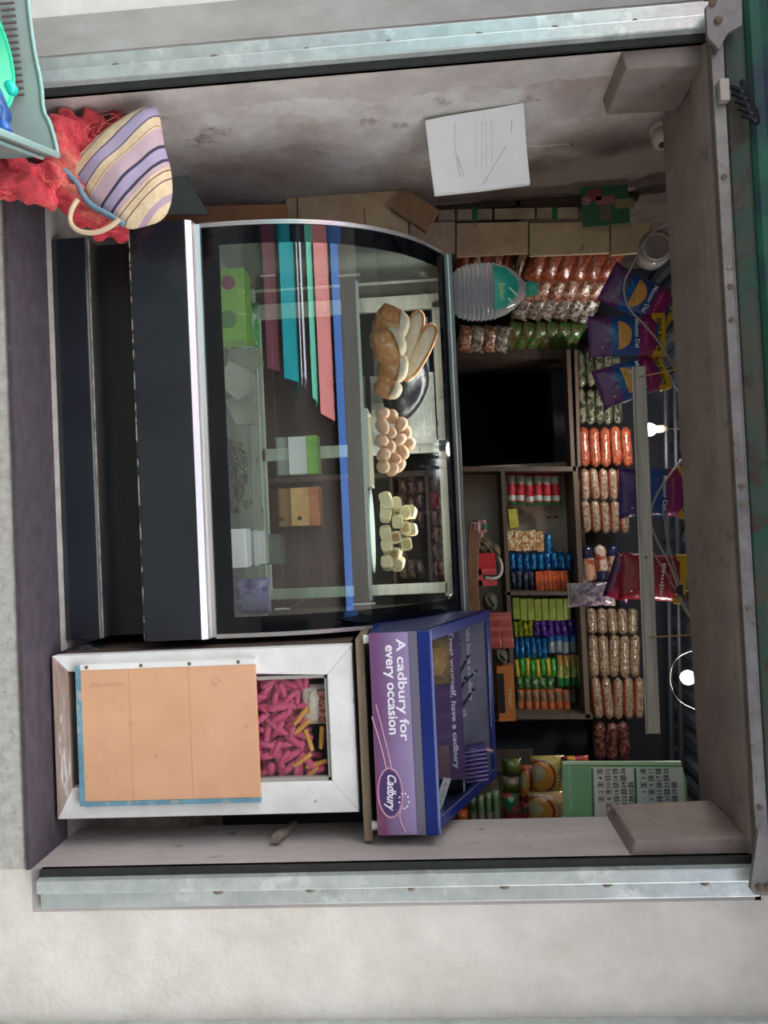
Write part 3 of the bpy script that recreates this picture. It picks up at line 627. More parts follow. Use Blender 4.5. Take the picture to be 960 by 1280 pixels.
# ------------------------------------------------------------------ wooden sweet cabinet on the right
KX0, KX1, KY = .535, 1.035, .15
kb = thing('sweet_cabinet', 'white framed wooden cabinet with orange board and glass window of pink sweets', 'cabinet', ((KX0 + KX1) / 2, .4, 0))
KZ = .945
obj('carcass', MB().box(KX0, KX0 + .015, KY + .03, .62, .0, KZ).box(KX1 - .015, KX1, KY + .03, .62, .0, KZ).box(KX0, KX1, .605, .62, 0, KZ).box(KX0, KX1, KY + .03, .62, 0, .02), WOODD, kb)
obj('cabinet_top', MB().box(KX0, KX1, KY + .03, .62, KZ - .012, KZ), WOODD, kb)
def ff(pxa, pya, pxb, pyb, y0, y1): return fr(pxa, pya, pxb, pyb, y0, y1)
zb_, zw0, zw1, zt_ = 0.012, at(322, 900, KY).z, at(412, 900, KY).z, KZ - .002
wx0, wx1 = at(370, 844, KY).x, at(370, 976, KY).x
def mitre(pts): return MB().prism(pts, KY - .012, KY + .03)
obj('frame_left', mitre([(KX0, zb_), (KX0 + .05, zb_ + .05), (wx0, zw1), (KX0, zt_)]), WHITEF, kb, bevel=.003)
obj('frame_right', mitre([(KX1, zb_), (KX1, zt_), (wx1, zw1), (wx1, zb_ + .05)]), WHITEF, kb, bevel=.003)
obj('frame_top', mitre([(KX0, zt_), (wx0, zw1), (wx1, zw1), (KX1, zt_)]), WHITEF, kb, bevel=.003)
obj('frame_bottom', mitre([(KX0, zb_), (KX1, zb_), (wx1, zb_ + .05), (KX0 + .05, zb_ + .05)]), mat('bare_frame_wood', '8f7568', 'b09c8e', 12, .7, c3='d6d2ca', s3=6, lo3=.58, hi3=.63, stretch=(.5, 3, 4)), kb, bevel=.003, label='bottom rail with paint worn off')
mx = .012
obj('inner_bead', MB().box(wx0, wx0 + .01, KY - .004, KY + .02, zw0, zw1).box(wx1 - .01, wx1, KY - .004, KY + .02, zw0, zw1).box(wx0, wx1, KY - .004, KY + .02, zw1 - .01, zw1), mat('bead_grey', 'a39f96', rough=.6), kb)
obj('window_glass', MB().box(wx0, wx1, KY + .006, KY + .009, .05, zw1), glass('plain_glass', (.97, .97, .97)), kb)
obx0, obx1 = at(210, 834, KY - .03).x, at(210, 1000, KY - .03).x
oz0, oz1 = at(103, 915, KY - .03).z, at(322, 915, KY - .03).z
ob = obj('orange_board', MB().box(obx0, obx1, KY - .028, KY - .014, oz0, oz1), mat('orange_hardboard', 'dba983', 'd29f78', 5, .65, c3='b98560', s3=14, lo3=.63, hi3=.75), kb, bevel=.001)
obj('board_edge', MB().box(obx0 - .012, obx1 + .012, KY - .03, KY - .012, oz0 - .016, oz0), mat('blue_edge_paint', '6f9fae', '5b8796', 20, .5, c3='a7a79e', s3=30), ob, label='sky blue painted bottom edge')
obj('board_edge', MB().box(obx1, obx1 + .014, KY - .03, KY - .012, oz0, oz1), MC['blue_edge_paint'], ob, label='sky blue painted right edge')
obj('board_edge', MB().box(obx0 - .016, obx0, KY - .03, KY - .012, oz0, oz1), WHITEF, ob, label='white left edge with rusty nails')
for z in (.13, .3, .45, .6): obj('nail', MB().lathe([(.006, 0), (.004, .003)], 8, Matrix.Translation((obx0 - .008, KY - .03, z)) @ Matrix.Rotation(PI / 2, 4, 'X')), RUST, kb)
# pencilled word running up the board
pts = []; a = at(112, 857, KY - .03)
for k in range(40): pts.append((a.x + .008 * math.sin(k * 1.7), KY - .0285, a.z + k * .0028))
obj('pencil_scribble', MB().tube(pts, .0007, 4), mat('pencil', 'b98c6a', rough=.8), ob)
for q in ((163,), (238,)): z = at(q[0], 915, KY - .03).z; obj('fold_line', MB().box(obx0, obx1, KY - .0286, KY - .0278, z, z + .0012), mat('fold_tan', 'c18f69', rough=.8), ob)
# pink sweets
PINK = mat('pink_fryum', 'b8386a', 'c84f72', 20, .55, bump=.3); YEL = mat('yellow_fryum', 'd9a848', 'c98638', 20, .55)
def stick(w, l): 
    mb = MB().lathe([(w * .7, -l), (w * .95, -l * .93), (w, 0), (w * .92, l * .93), (w * .7, l)], 8); return mb
STM = mesh(stick(.011, .03), 'sweet_stick', PINK, True, 0); 
rs = random.Random(11); k = 0
for lay in range(3):
    for iz in range(10):
        for ix in range(8):
            x = wx0 + .02 + ix * (wx1 - wx0 - .04) / 7 + rs.uniform(-.012, .012); z = zw0 - .02 + iz * .024 + rs.uniform(-.008, .008)
            lim = zw1 - .045 - .04 * math.sin(ix * .5) - lay * .01
            if z > lim or iz > 9: continue
            if lay == 2 and (ix + iz) % 2: continue
            o = bpy.data.objects.new('sweet_stick', STM); C.objects.link(o); k += 1
            o.location = (x, .185 + .02 * lay + rs.uniform(-.004, .004), z); o.rotation_euler = (rs.uniform(-.3, .3), rs.uniform(0, PI), rs.uniform(-.3, .3)); s = rs.uniform(.8, 1.15); o.scale = (s, s, s)
            tag(o, 'pink stick sweet in the heap behind the cabinet window', 'sweet', 'pink stick sweets in the cabinet')
YM = mesh(stick(.008, .034), 'sweet_stick', YEL, True)
for i, (px, py, tl, lab) in enumerate([(388, 878, PI/2 - 1.5, 'top left corner'), (376, 895, .7, 'left of the white bag'), (378, 908, .9, 'under the white bag'), (386, 925, -.3, 'below the peanuts'), (402, 922, .1, 'nearest the top right'), (378, 950, 1.0, 'lower right'), (396, 955, 1.3, 'right edge'), (388, 968, .9, 'bottom right corner')]):
    o = bpy.data.objects.new('sweet_stick', YM); C.objects.link(o); o.location = at(px, py, .175); o.rotation_euler = (0, tl + PI / 2, 0)
    tag(o, 'yellow stick sweet lying on the pink heap, %s of the window' % lab, 'sweet', 'yellow stick sweets in the cabinet')
p = at(393, 880, .183); r = solo('snack_bag', moved(pouch(.13, .075, .03, seed=3, wr=.7), p), mat('whitish_film', 'd6d0c2', 'b3a593', 15, .3, bump=.4), 'crumpled whitish bag above the pink sweets in the cabinet', 'bag', smooth=True)
p = at(404, 882, .172)
solo('peanut_packet', moved(pouch(.10, .035, .015, axis='X', seed=5, wr=.5), p), packmat('peanut_red', '9b4a38', [], [], ['c8887a', '6a2a1c'], lumpscale=60), 'clear packet of red peanuts at the top of the cabinet window', 'packet', smooth=True)
# support stick on the jamb
p0, p1 = at(345, 1057, .12), at(366, 1028, .26)
solo('wooden_peg', MB().tube([(1.10, p0.y, p0.z), (1.122, .28, p1.z)], .016, 6), mat('old_wood', '7f7265', '655a50', 20, .8), 'short weathered wooden peg fixed to the right jamb', 'peg')
# black bag between counter and cabinet
p = at(90, 812, .25); bb = MB().ball((p.x + .005, .27, .055), .045, .4, 1, 1.1, 16, 12, .8, 22)
solo('plastic_bag', bb, MC['black_polythene'], 'crumpled black plastic bag on the floor between counter and cabinet', 'bag', smooth=True)
# plank
zp = .956
solo('shelf_plank', MB().box(.515, 1.115, .12, .68, zp, zp + .026), WOODB, 'weathered brown wooden plank under the purple chocolate case', 'shelf', bevel=.002)

# ------------------------------------------------------------------ purple chocolate case
BLUE = mat('blue_plastic_frame', '0f2062', '142a74', 5, .3)
PURP = mat('purple_print', '5d3a6e', '74507f', 3, .35)
cx0, cx1 = .497, 1.088; cy0, cy1 = .10, .60
cs = thing('chocolate_case', 'purple and blue chocolate display case with slanted glass lid', 'display case', ((cx0 + cx1) / 2, .35, zp + .026))
z0 = zp + .026 + .018
for x in (cx0 + .02, cx1 - .02):
    for y in (cy0 + .02, cy1 - .03): obj('foot', MB().lathe([(.014, -.018), (.012, 0)], 10, Matrix.Translation((x, y, z0))), WHITEP, cs)
obj('base', MB().box(cx0, cx1, cy0 + .004, cy1, z0, z0 + .02), BLUE, cs)
# banner: purple print with lighter sweep; light and glare towards its top put into the colour
bm_ = bpy.data.materials.new('banner_print'); bm_.use_nodes = True; nt = bm_.node_tree; pb = nt.nodes['Principled BSDF']; pb.inputs['Roughness'].default_value = .25
tc = nt.nodes.new('ShaderNodeTexCoord'); sp = nt.nodes.new('ShaderNodeSeparateXYZ'); nt.links.new(tc.outputs['Generated'], sp.inputs[0])
n1 = nn(5, 3); base_ = ramp(ma('ADD', sp.outputs[2], ma('MULTIPLY', ma('SUBTRACT', n1, .5), .4)), '704a70', 'a496bc', .1, 1.0)
edge_ = ma('ADD', ma('MULTIPLY', sp.outputs[0], .55), ma('MULTIPLY', sp.outputs[2], -1.1))
base_ = mixc(ramp(edge_, '000000', 'ffffff', .28, .34), base_, ramp(n1, '8d5a74', '7a4560'))
nt.links.new(base_, pb.inputs['Base Color'])
obj('banner', MB().box(cx0, cx1, cy0 - .006, cy0 + .004, z0, 1.142), bm_, cs)
obj('end_panel', MB().prism([(cy0 + .004, z0 + .02), (cy1, z0 + .02), (cy1, 1.385), (cy0 + .004, 1.165)], cx0, cx0 + .006, 'X'), mat('case_side', '202a55', rough=.4), cs)
obj('end_panel', MB().prism([(cy0 + .004, z0 + .02), (cy1, z0 + .02), (cy1, 1.385), (cy0 + .004, 1.165)], cx1 - .006, cx1, 'X'), MC['case_side'], cs)
obj('back_panel', MB().box(cx0 + .006, cx1 - .006, cy1 - .008, cy1, z0 + .02, 1.385), mat('case_back', '4a4668', rough=.5), cs)
def lid(u, y0=cy0, y1=cy1, za=1.17, zb=1.392): return (y0 + (y1 - y0) * u, za + (zb - za) * u)
def strip(xa, xb, ua, ub, m, nm, th=.022, up_=.0):
    (ya, za), (yb, zb) = lid(ua), lid(ub); return obj(nm, MB().prism([(ya, za + up_), (yb, zb + up_), (yb, zb + up_ - th), (ya, za + up_ - th)], xa, xb, 'X'), m, cs, bevel=.003)
strip(cx0, cx0 + .035, 0, 1, BLUE, 'lid_frame'); strip(cx1 - .035, cx1, 0, 1, BLUE, 'lid_frame'); strip(cx0 + .035, cx1 - .035, .94, 1, BLUE, 'lid_frame'); strip(cx0 + .035, cx1 - .035, 0, .05, BLUE, 'lid_frame')
obj('front_rail', MB().box(cx0 - .002, cx1 + .002, cy0 - .012, cy0 + .01, 1.142, 1.182), BLUE, cs, bevel=.004)
obj('clear_strip', MB().box(cx0, cx1, cy0 - .009, cy0 - .006, 1.118, 1.142), mat('grey_strip', '6d6a78', rough=.3), cs)
strip(cx0 + .035, cx1 - .035, .05, .94, glass('lid_glass', (.95, .95, .97), 1.5, 0, 1.5), 'lid_glass', .003)
obj('hinge_line', MB().tube([(cx0, cy0 - .008, 1.183), (cx1, cy0 - .008, 1.183)], .0018, 5), mat('pale_blue_line', '7f90c8', rough=.3), cs)
# stepped risers with print
obj('tread', MB().box(cx0 + .01, cx1 - .01, .12, .345, 1.11, 1.118), mat('case_grey', '9a9ca0', rough=.5), cs)
DP = mat('dim_purple', '5a416b', '69507a', 6, .4)
r1 = obj('riser', MB().box(cx0 + .02, cx1 - .075, .345, .352, 1.118, 1.272), DP, cs)
obj('tread', MB().box(cx0 + .01, cx1 - .01, .352, .55, 1.262, 1.268), MC['case_grey'], cs)
r2 = obj('riser', MB().box(cx0 + .02, cx1 - .02, .55, .555, 1.268, 1.366), mat('pale_grey_print', '84828f', '9a99a3', 6, .4), cs)
PT = mat('pale_print', 'f6f2f8', None, rough=.5)
text('lettering', 'A cadbury for', (at(504, 862, cy0 - .006).x, cy0 - .007, at(502, 862, cy0).z), CREAMW, cs, width=.30, height=.036, bold=.02)
text('lettering', 'every occasion', (at(489, 862, cy0 - .006).x, cy0 - .007, at(488, 862, cy0).z), CREAMW, cs, width=.262, height=.036, bold=.02)
text('lettering', 'Treat yourself, have a cadbury', (at(568, 870, .345).x + .012, .344, at(566, 870, .345).z), PT, r1, width=.445, height=.022, bold=.025)
text('lettering', 'Take home a cadbury', (at(587, 828, .55).x, .549, at(586, 828, .55).z), PT, r2, width=.27, height=.019, bold=.025)
text('lettering', 'ck', (at(582, 892, .55).x, .549, at(581, 892, .55).z), PT, r2, width=.03, height=.018, bold=.02)
# biscuit picture on the first riser
p = at(545, 826, .345); obj('biscuit_picture', MB().box(p.x - .075, p.x + .075, .342, .345, 1.15, 1.24), mat('picture_tan', 'b89a5c', '5a4a2a', 14, .5), r1)
obj('picture_biscuit', MB().lathe([(.032, 0), (.03, .004), (.01, .006)], 16, Matrix.Translation((p.x, .342, 1.195)) @ Matrix.Rotation(PI / 2, 4, 'X') @ Matrix.Diagonal((1.5, 1, 1, 1))), mat('picture_biscuit', 'd8b268', '9b7030', 30, .5), r1)
p = at(548, 952, .345); obj('hand_picture', MB().box(p.x - .05, p.x + .055, .343, .345, 1.13, 1.222), mat('picture_rose', '6b3c4a', 'a5837f', 9, .5, c3='30202f', s3=8), r1)
# logo: oval with script name, and the ribbon that sweeps to it
lx, lz = at(489, 990, cy0).x, at(488, 990, cy0).z
obj('logo_oval', MB().tube([(lx + .072 * math.cos(t * PI / 16), cy0 - .007, lz + .036 * math.sin(t * PI / 16)) for t in range(32)], .0017, 5, True), mat('rose_line', 'd3a3b4', rough=.5), cs)
obj('logo_oval', MB().lathe([(1, 0), (1, .0008)], 32, Matrix.Translation((lx, cy0 - .0062, lz)) @ Matrix.Rotation(PI / 2, 4, 'X') @ Matrix.Diagonal((.066, .031, 1, 1))), mat('logo_violet', '4a3566', rough=.4), cs)
text('logo_lettering', 'Cadbury', (lx, cy0 - .0078, lz), CREAMW, cs, width=.105, height=.035, shear=.35, bold=.02, tilt=-.06)
for sgn in (0, 1):
    q = [at(465, 895, cy0), at(476, 930, cy0), at(483 + sgn * 6, 960, cy0)] if sgn == 0 else [at(470, 880, cy0), at(484, 935, cy0), at(490, 962, cy0)]
    obj('ribbon', MB().tube(smoothpath([(v.x, cy0 - .007, v.z) for v in q]), [.0012] * 3 + [.002] * 7 if False else .0018, 5), mat('rose_line', 'd3a3b4'), cs)
q = [at(503, 1005, cy0), at(498, 1020, cy0), at(507, 1040, cy0)]
obj('ribbon', MB().tube(smoothpath([(v.x, cy0 - .007, v.z) for v in q]), .002, 5), MC['rose_line'], cs)
for k in range(9):
    a_ = k * .7; v = at(505, 1000, cy0); obj('splash', MB().ball((v.x + .022 * math.cos(a_), cy0 - .007, v.z + .014 * math.sin(a_)), .0028, 1, .3, 1, 6, 4), CREAMW, cs)
# chocolates
CHW = packmat('choc_wrap', '35206a', [('X', .4, .55, 'c9c4dc')], [], None, bump=.1)
cm = mesh(MB().box(-.0055, .0055, -.04, .04, -.038, .038), 'chocolate_bar', CHW)
for k in range(8):
    o = bpy.data.objects.new('chocolate_bar', cm); C.objects.link(o); o.location = (at(583, 935 + k * 5.2, .47).x, .47, 1.312 - .003 * (k < 3)); o.rotation_euler = (0, -.12, 0)
    tag(o, 'purple and white chocolate bar, %s from the left of the upright row in the case' % ORD[k], 'chocolate', 'upright chocolate bars in the case')
DK = packmat('choc_dark', '1d1530', [('X', .1, .16, 'a9a6b8'), ('X', .8, .86, 'a9a6b8')], [], None, bump=.1)
cm2 = mesh(MB().box(-.05, .05, -.012, .012, -.004, .004), 'chocolate_stick', DK, bevel=.001)
for k, (px, py, tl) in enumerate([(574, 818, .1), (578, 835, .5), (584, 850, .8), (577, 862, .35), (583, 875, .6)]):
    o = bpy.data.objects.new('chocolate_stick', cm2); C.objects.link(o); o.location = at(px, py, .42); o.rotation_euler = (0.3, tl, .2)
    tag(o, 'thin dark purple chocolate stick, %s from the left of the leaning heap' % ORD[k], 'chocolate', 'leaning chocolate sticks in the case')
p = at(553, 992, .22); tg = solo('price_card', MB().box(-.05, .05, -.001, .001, -.014, .014), mat('white_card', 'c9ccc8', rough=.6), 'small white price card leaning inside the chocolate case', 'card', local=True); tg.location = p; tg.rotation_euler = (-.5, .35, 0)
text('price_text', 'Rs 10 Rs 20', (0, -.0015, 0), BLACKI, tg, width=.07, height=.008)

# ------------------------------------------------------------------ left wall: crate, net, striped bag, boards
CR = mat('crate_plastic', '84908a', '909b94', 5, .35, alpha=1)
def crate():
    r = thing('plastic_crate', 'grey green plastic crate with slotted sides at the left of the step', 'crate', at(0, 60, -.3))
    Yf = -.12; C0 = at(72, 194, Yf); C1 = at(-12, 160, -.50); low = Vector((-.03, 0, -.30))
    rim = [at(px, py, Yf) for px, py in [(33, -40), (35, 0), (42, 60), (52, 105), (54, 140), (62, 152), (70, 180), (72, 194)]]
    rim = smoothpath(rim, 1); n = len(rim)
    obj('back_wall', MB().add([v for v in rim] + [Vector((v.x + .0, v.y - .03, -.24)) for v in rim] + [v + Vector((0, .006, 0)) for v in rim] + [Vector((v.x, v.y - .024, -.24)) for v in rim],
        [(i, i + 1, n + i + 1, n + i) for i in range(n - 1)] + [(2 * n + i + 1, 2 * n + i, 3 * n + i, 3 * n + i + 1) for i in range(n - 1)] + [(i + 1, i, 2 * n + i, 2 * n + i + 1) for i in range(n - 1)]), CR, r)
    obj('rim', MB().tube(rim, .006, 6), mat('crate_rim', '8aa8a2', rough=.3), r, smooth=True)
    for k in range(15):
        q = at(13 + k * .9, 4 + k * 8.2, Yf - .012)
        obj('slot', MB().box(q.x - .0025, q.x + .0025, q.y - .003, q.y + .001, q.z - .028, q.z + .012), mat('slot_dark', '5b4a48', rough=.7), r)
    obj('side_wall', MB().add([C0, C1, C1 + low, C0 + low] + [v + Vector((-.006, 0, 0)) for v in (C0, C1, C1 + low, C0 + low)], [(0, 1, 2, 3), (7, 6, 5, 4), (0, 4, 5, 1), (1, 5, 6, 2), (2, 6, 7, 3), (3, 7, 4, 0)]), mat('crate_side', '8a938f', '77807c', 6, .4), r)
    obj('rim', MB().tube([C0, C1], .009, 6), MC['crate_rim'], r)
    obj('side_rib', MB().tube([C0 + Vector((.004, 0, -.045)), C1 + Vector((.004, 0, -.045))], .006, 6), MC['crate_rim'], r)
    obj('crate_floor', MB().box(-1.75, -1.2, -.5, -.16, -.245, -.235), CR, r)
crate()
TEAL = mat('green_basin', '12a878', '17b888', 4, .35)
c = at(-22, 60, -.30); bs = MB().lathe([(.06, -.07), (.10, -.065), (.135, 0), (.142, .004), (.142, -.004), (.10, -.06)], 32, Matrix.Translation((c.x, c.y, c.z)))
o = solo('basin', bs, TEAL, 'bright green plastic basin inside the crate', 'basin', smooth=True)
obj('rim', MB().tube([(c.x + .142 * math.cos(t * PI / 16), c.y + .142 * math.sin(t * PI / 16), c.z + .003) for t in range(32)], .005, 6, True), mat('basin_rim', '3cc79a', rough=.3), o)
p = at(15, 112, -.25); solo('bottle_cap', MB().lathe([(.014, -.018), (.015, .006), (.008, .014)], 14, Matrix.Translation(p) @ Matrix.Rotation(1.1, 4, 'Y')), mat('turquoise_cap', '17c3b4', rough=.3), 'small turquoise cap beside the green basin', 'cap', smooth=True)
p = at(2, 152, -.22); bl = thing('blue_bottle', 'blue bottle with a lighter blue cap lying in the crate', 'bottle', p)
mt = Matrix.Translation(p) @ Matrix.Rotation(1.15, 4, 'Y') @ Matrix.Rotation(.25, 4, 'X')
obj('body', MB().lathe([(.024, -.12), (.03, -.11), (.03, -.015), (.013, .008), (.013, .016)], 18, mt), mat('blue_bottle', '1d4b8f', rough=.3), bl, smooth=True)
obj('cap', MB().lathe([(.016, .012), (.017, .014), (.017, .042), (.015, .044)], 18, mt), mat('blue_cap', '2f63b5', rough=.35), bl, smooth=True)

# red net sacks: a lumpy heap, remeshed into one surface
NET = bpy.data.materials.new('red_net'); NET.use_nodes = True; nt = NET.node_tree; pb = nt.nodes['Principled BSDF']; pb.inputs['Roughness'].default_value = .6
tc = nt.nodes.new('ShaderNodeTexCoord')
base_ = mixc(ramp(nn(7, 5), '000000', 'ffffff', .5, .62), ramp(nn(18), 'c01f35', 'e8364a'), ramp(nn(30), 'd8504a', 'd98a6a', .3, .7))
base_ = mixc(ramp(nn(4, 5), '000000', 'ffffff', .6, .66), base_, ramp(nn(30), '7e1626', 'a8303a'))
wv = nt.nodes.new('ShaderNodeTexWave'); wv.inputs['Scale'].default_value = 75; wv.inputs['Distortion'].default_value = 6; wv.inputs['Detail Scale'].default_value = .6; nt.links.new(tc.outputs['Object'], wv.inputs['Vector'])
wv2 = nt.nodes.new('ShaderNodeTexWave'); wv2.bands_direction = 'Z'; wv2.inputs['Scale'].default_value = 75; wv2.inputs['Distortion'].default_value = 6; wv2.inputs['Detail Scale'].default_value = .6; nt.links.new(tc.outputs['Object'], wv2.inputs['Vector'])
mx_ = ma('MAXIMUM', wv.outputs[0], wv2.outputs[0])
base_ = mixc(ramp(mx_, '000000', '909090', .82, .95), base_, ramp(mx_, 'f05a60', 'f48a84'))
nt.links.new(base_, pb.inputs['Base Color']); bp = nt.nodes.new('ShaderNodeBump'); bp.inputs['Strength'].default_value = .8; bp.inputs['Distance'].default_value = .006
nt.links.new(mx_, bp.inputs['Height']); nt.links.new(bp.outputs[0], pb.inputs['Normal'])
hm = MB()
for px, py, rp, Y in [(8, 228, 24, -.06), (40, 232, 24, -.05), (-20, 230, 24, -.06), (62, 225, 22, -.03), (88, 238, 24, .03), (92, 168, 22, .04), (122, 160, 18, .08), (72, 158, 18, .02), (150, 158, 16, .10), (105, 205, 26, .05), (60, 190, 22, 0), (118, 262, 24, .10), (20, 205, 22, -.05), (75, 205, 28, .02), (100, 180, 26, .05), (60, 245, 16, -.04), (135, 185, 26, .12), (95, 262, 15, .06), (140, 278, 20, .14), (152, 262, 18, .14), (125, 290, 13, .14), (85, 145, 12, .05)]:
    hm.ball(at(px, py, Y), rp * sc(Y), 1, .8, 1, 16, 12, .7, 20)
me = mesh(hm, 'red_net_sacks', NET, True); tmp = bpy.data.objects.new('t', me); C.objects.link(tmp)
md = tmp.modifiers.new('r', 'REMESH'); md.mode = 'VOXEL'; md.voxel_size = .0075; md.use_smooth_shade = True
bpy.context.view_layer.update(); me2 = bpy.data.meshes.new_from_object(tmp.evaluated_get(bpy.context.evaluated_depsgraph_get())); bpy.data.objects.remove(tmp)
for v in me2.vertices:
    c_ = v.co; d = noise.noise(c_ * 45) * .008 + abs(noise.noise(c_ * 18 + Vector((3, 1, 2)))) * -.022 + .006; v.co = c_ + v.normal * d
for p_ in me2.polygons: p_.use_smooth = True
me2.materials.clear(); me2.materials.append(NET)
ns = thing('net_sacks', 'heap of empty red net sacks behind the crate and striped bag', 'sacks', (0, 0, 0)); OFF[ns.name] = Vector((0, 0, 0))
ns.location = at(90, 205, .05); ns_o = bpy.data.objects.new('netting', me2); C.objects.link(ns_o); me2.transform(Matrix.Translation(-Vector(ns.location))); ns_o.parent = ns
OFF[ns.name] = Vector(ns.location)
fr_ = MB(); rr = random.Random(5)
for k in range(46):
    bx_, by_ = rr.choice([(95, 235), (20, 235), (110, 160), (130, 275), (100, 200), (60, 225), (145, 150)])
    q = [at(bx_ + rr.uniform(-22, 22), by_ + rr.uniform(-16, 16), -.05 + rr.uniform(-.03, .03) + (.1 if bx_ > 80 else 0)) for _ in range(3)]
    fr_.tube(smoothpath(q, 2), .0009, 4)
obj('loose_threads', fr_, mat('net_thread', 'e88a6a', 'd94a44', 30, .6), ns, kind='stuff')
# striped cloth bag
def stripes():
    m = bpy.data.materials.new('striped_canvas'); MC['striped_canvas'] = m; m.use_nodes = True; global nt, tc
    nt = m.node_tree; pb = nt.nodes['Principled BSDF']; pb.inputs['Roughness'].default_value = .9
    tc = nt.nodes.new('ShaderNodeTexCoord'); sp = nt.nodes.new('ShaderNodeSeparateXYZ'); nt.links.new(tc.outputs['Object'], sp.inputs[0])
    s = ma('ADD', ma('ADD', ma('MULTIPLY', sp.outputs[0], .74), ma('MULTIPLY', sp.outputs[2], .67)), ma('MULTIPLY', ma('SUBTRACT', nn(6, 2), .5), .008))
    out = ramp(nn(60), 'c9ae8a', 'd6bf9c')
    k = sc(.12)
    for lo, hi, c in [(229, 231, '4a3f5e'), (231, 245, 'a394ac'), (245, 246.6, '4a3f5e'), (256, 257, '9c6a5c'), (259, 276, 'b99ca2'), (276, 279.5, '3a3448'), (279.5, 291, 'a394ac'), (291, 294.5, '3a3448'), (294.5, 300, 'b99ca2'), (303, 304.4, '6b4a44'), (312, 313.4, '6b4a44'), (326, 332, 'a98f9c'), (214, 215.5, '4a3f5e')]:
        lo = (lo - 255.6) * k; hi = (hi - 255.6) * k
        f = ma('MULTIPLY', ma('GREATER_THAN', s, lo), ma('LESS_THAN', s, hi))
        x = nt.nodes.new('ShaderNodeMixRGB'); nt.links.new(f, x.inputs[0]); nt.links.new(out, x.inputs[1]); x.inputs[2].default_value = srgb(c); out = x.outputs[0]
    nt.links.new(out, pb.inputs['Base Color'])
    bp = nt.nodes.new('ShaderNodeBump'); bp.inputs['Strength'].default_value = .4; bp.inputs['Distance'].default_value = .01; nt.links.new(nn(12), bp.inputs['Height']); nt.links.new(bp.outputs[0], pb.inputs['Normal'])
    return m
SM_ = stripes(); cB = at(155, 205, .03)
pp = [(77, 214), (95, 196), (125, 166), (160, 142), (185, 132), (198, 134), (203, 165), (206, 185), (215, 215), (216, 250), (205, 276), (178, 284), (160, 288), (132, 270), (112, 256), (104, 236)]
ou = [(at(a, c, .03).x - cB.x, at(a, c, .03).z - cB.z) for a, c in pp]
bg_ = thing('striped_bag', 'beige cloth bag with lavender and dark stripes lying on red nets', 'bag', cB, None, False)
obj('body', pillow(smoothloop(ou, 2), .085, 9, .3, 2), SM_, bg_, smooth=True)
q = [Vector((at(a, c, .03).x - cB.x, -.03, at(a, c, .03).z - cB.z)) for a, c in [(78, 212), (90, 222), (104, 236), (110, 252), (122, 264), (140, 273), (160, 286)]]
obj('mouth_hem', MB().tube(smoothpath(q), .009, 8), mat('blue_grey_hem', '6f8794', '5d7482', 20, .9), bg_, smooth=True)
for px_, q0 in ((0, [(107, 258), (98, 272), (97, 288), (108, 298), (130, 300), (150, 290), (158, 282)]),):
    q = [Vector((at(a, c, .03).x - cB.x, -.05, at(a, c, .03).z - cB.z)) for a, c in q0]
    obj('handle', MB().tube(smoothpath(q, 2), .0075, 8), mat('canvas_handle', 'c9b393', 'b9a283', 30, .9), bg_, smooth=True)
# boards stored along the left wall
def flat(name, pts, Y, th, m, lab, cat, bevel=.0, **k):
    P = [at(a, c, Y) for a, c in pts]; mb = MB().prism([(v.x, v.z) for v in P], Y, Y + th); return solo(name, mb, m, lab, cat, bevel=bevel, **k)
flat('glass_pane', [(180, 140), (262, 268), (180, 268)], .55, .006, mat('greenish_pane', '66706a', '74807a', 4, .3), 'grey green pane leaning in the corner behind the striped bag', 'pane')
flat('orange_card_board', [(200, 259), (358, 255), (358, 300), (200, 300)], .72, .02, CARD2, 'orange brown board behind the left end of the counter', 'board')
cbx = flat('carton', [(357, 233), (507, 226), (512, 330), (359, 330)], .80, .14, CARD, 'large worn cardboard carton standing beside the left wall', 'carton', bevel=.003)
a, c = at(357, 233, .80), at(507, 226, .80)
obj('flap_edge', MB().tube([a + Vector((0, -.002, 0)), c + Vector((0, -.002, 0))], .004, 6), mat('card_edge', '5f4a38', rough=.9), cbx)
a, c = at(371, 232, .80), at(373, 300, .80); obj('corner_crease', MB().tube([a + Vector((0, -.001, 0)), c + Vector((0, -.001, 0))], .0025, 5), MC['card_edge'], cbx)
a, c = at(455, 260, .80), at(458, 300, .80); obj('corner_crease', MB().tube([a + Vector((0, -.001, 0)), c + Vector((0, -.001, 0))], .0018, 5), MC['card_edge'], cbx)
flat('wood_offcut', [(488, 260), (510, 237), (549, 262), (533, 290)], .76, .025, mat('offcut_wood', '8f6c4a', '7a5a3c', 6, .6, stretch=(1, 1, 5), bump=.2), 'small tilted brown wood offcut above the carton', 'wood', bevel=.002)
# side rack front boards
rk = thing('side_rack', 'tall wooden rack along the left wall with snack packets on its shelves', 'rack', (-1.0, 1.3, 0))
YR = .95
for i, (a0, a1) in enumerate([(512, 569), (571, 660), (662, 762), (764, 816)]):
    P = [at(a0, 279, YR), at(a1, 277, YR), at(a1, 316 - (2 if i > 2 else 0), YR), at(a0, 322 - i, YR)]
    obj('front_board', MB().prism([(v.x, v.z) for v in P], YR, YR + .015), mat('pale_board', 'd0b894', 'b39c7c', 7, .8, bump=.2, c3='55493f', s3=11, lo3=.62, hi3=.7), rk, bevel=.001)
for i, (a0, a1) in enumerate([(548, 568), (572, 615), (618, 668), (671, 722)]):
    P = [at(a0, 264 - i, YR), at(a1, 263 - i, YR), at(a1, 275 - i, YR), at(a0, 276 - i, YR)]
    obj('side_slat', MB().prism([(v.x, v.z) for v in P], YR - .01, YR + .01), mat('dark_slat', '8f7f6c', 'b3a48e', 14, .7), rk, bevel=.001)
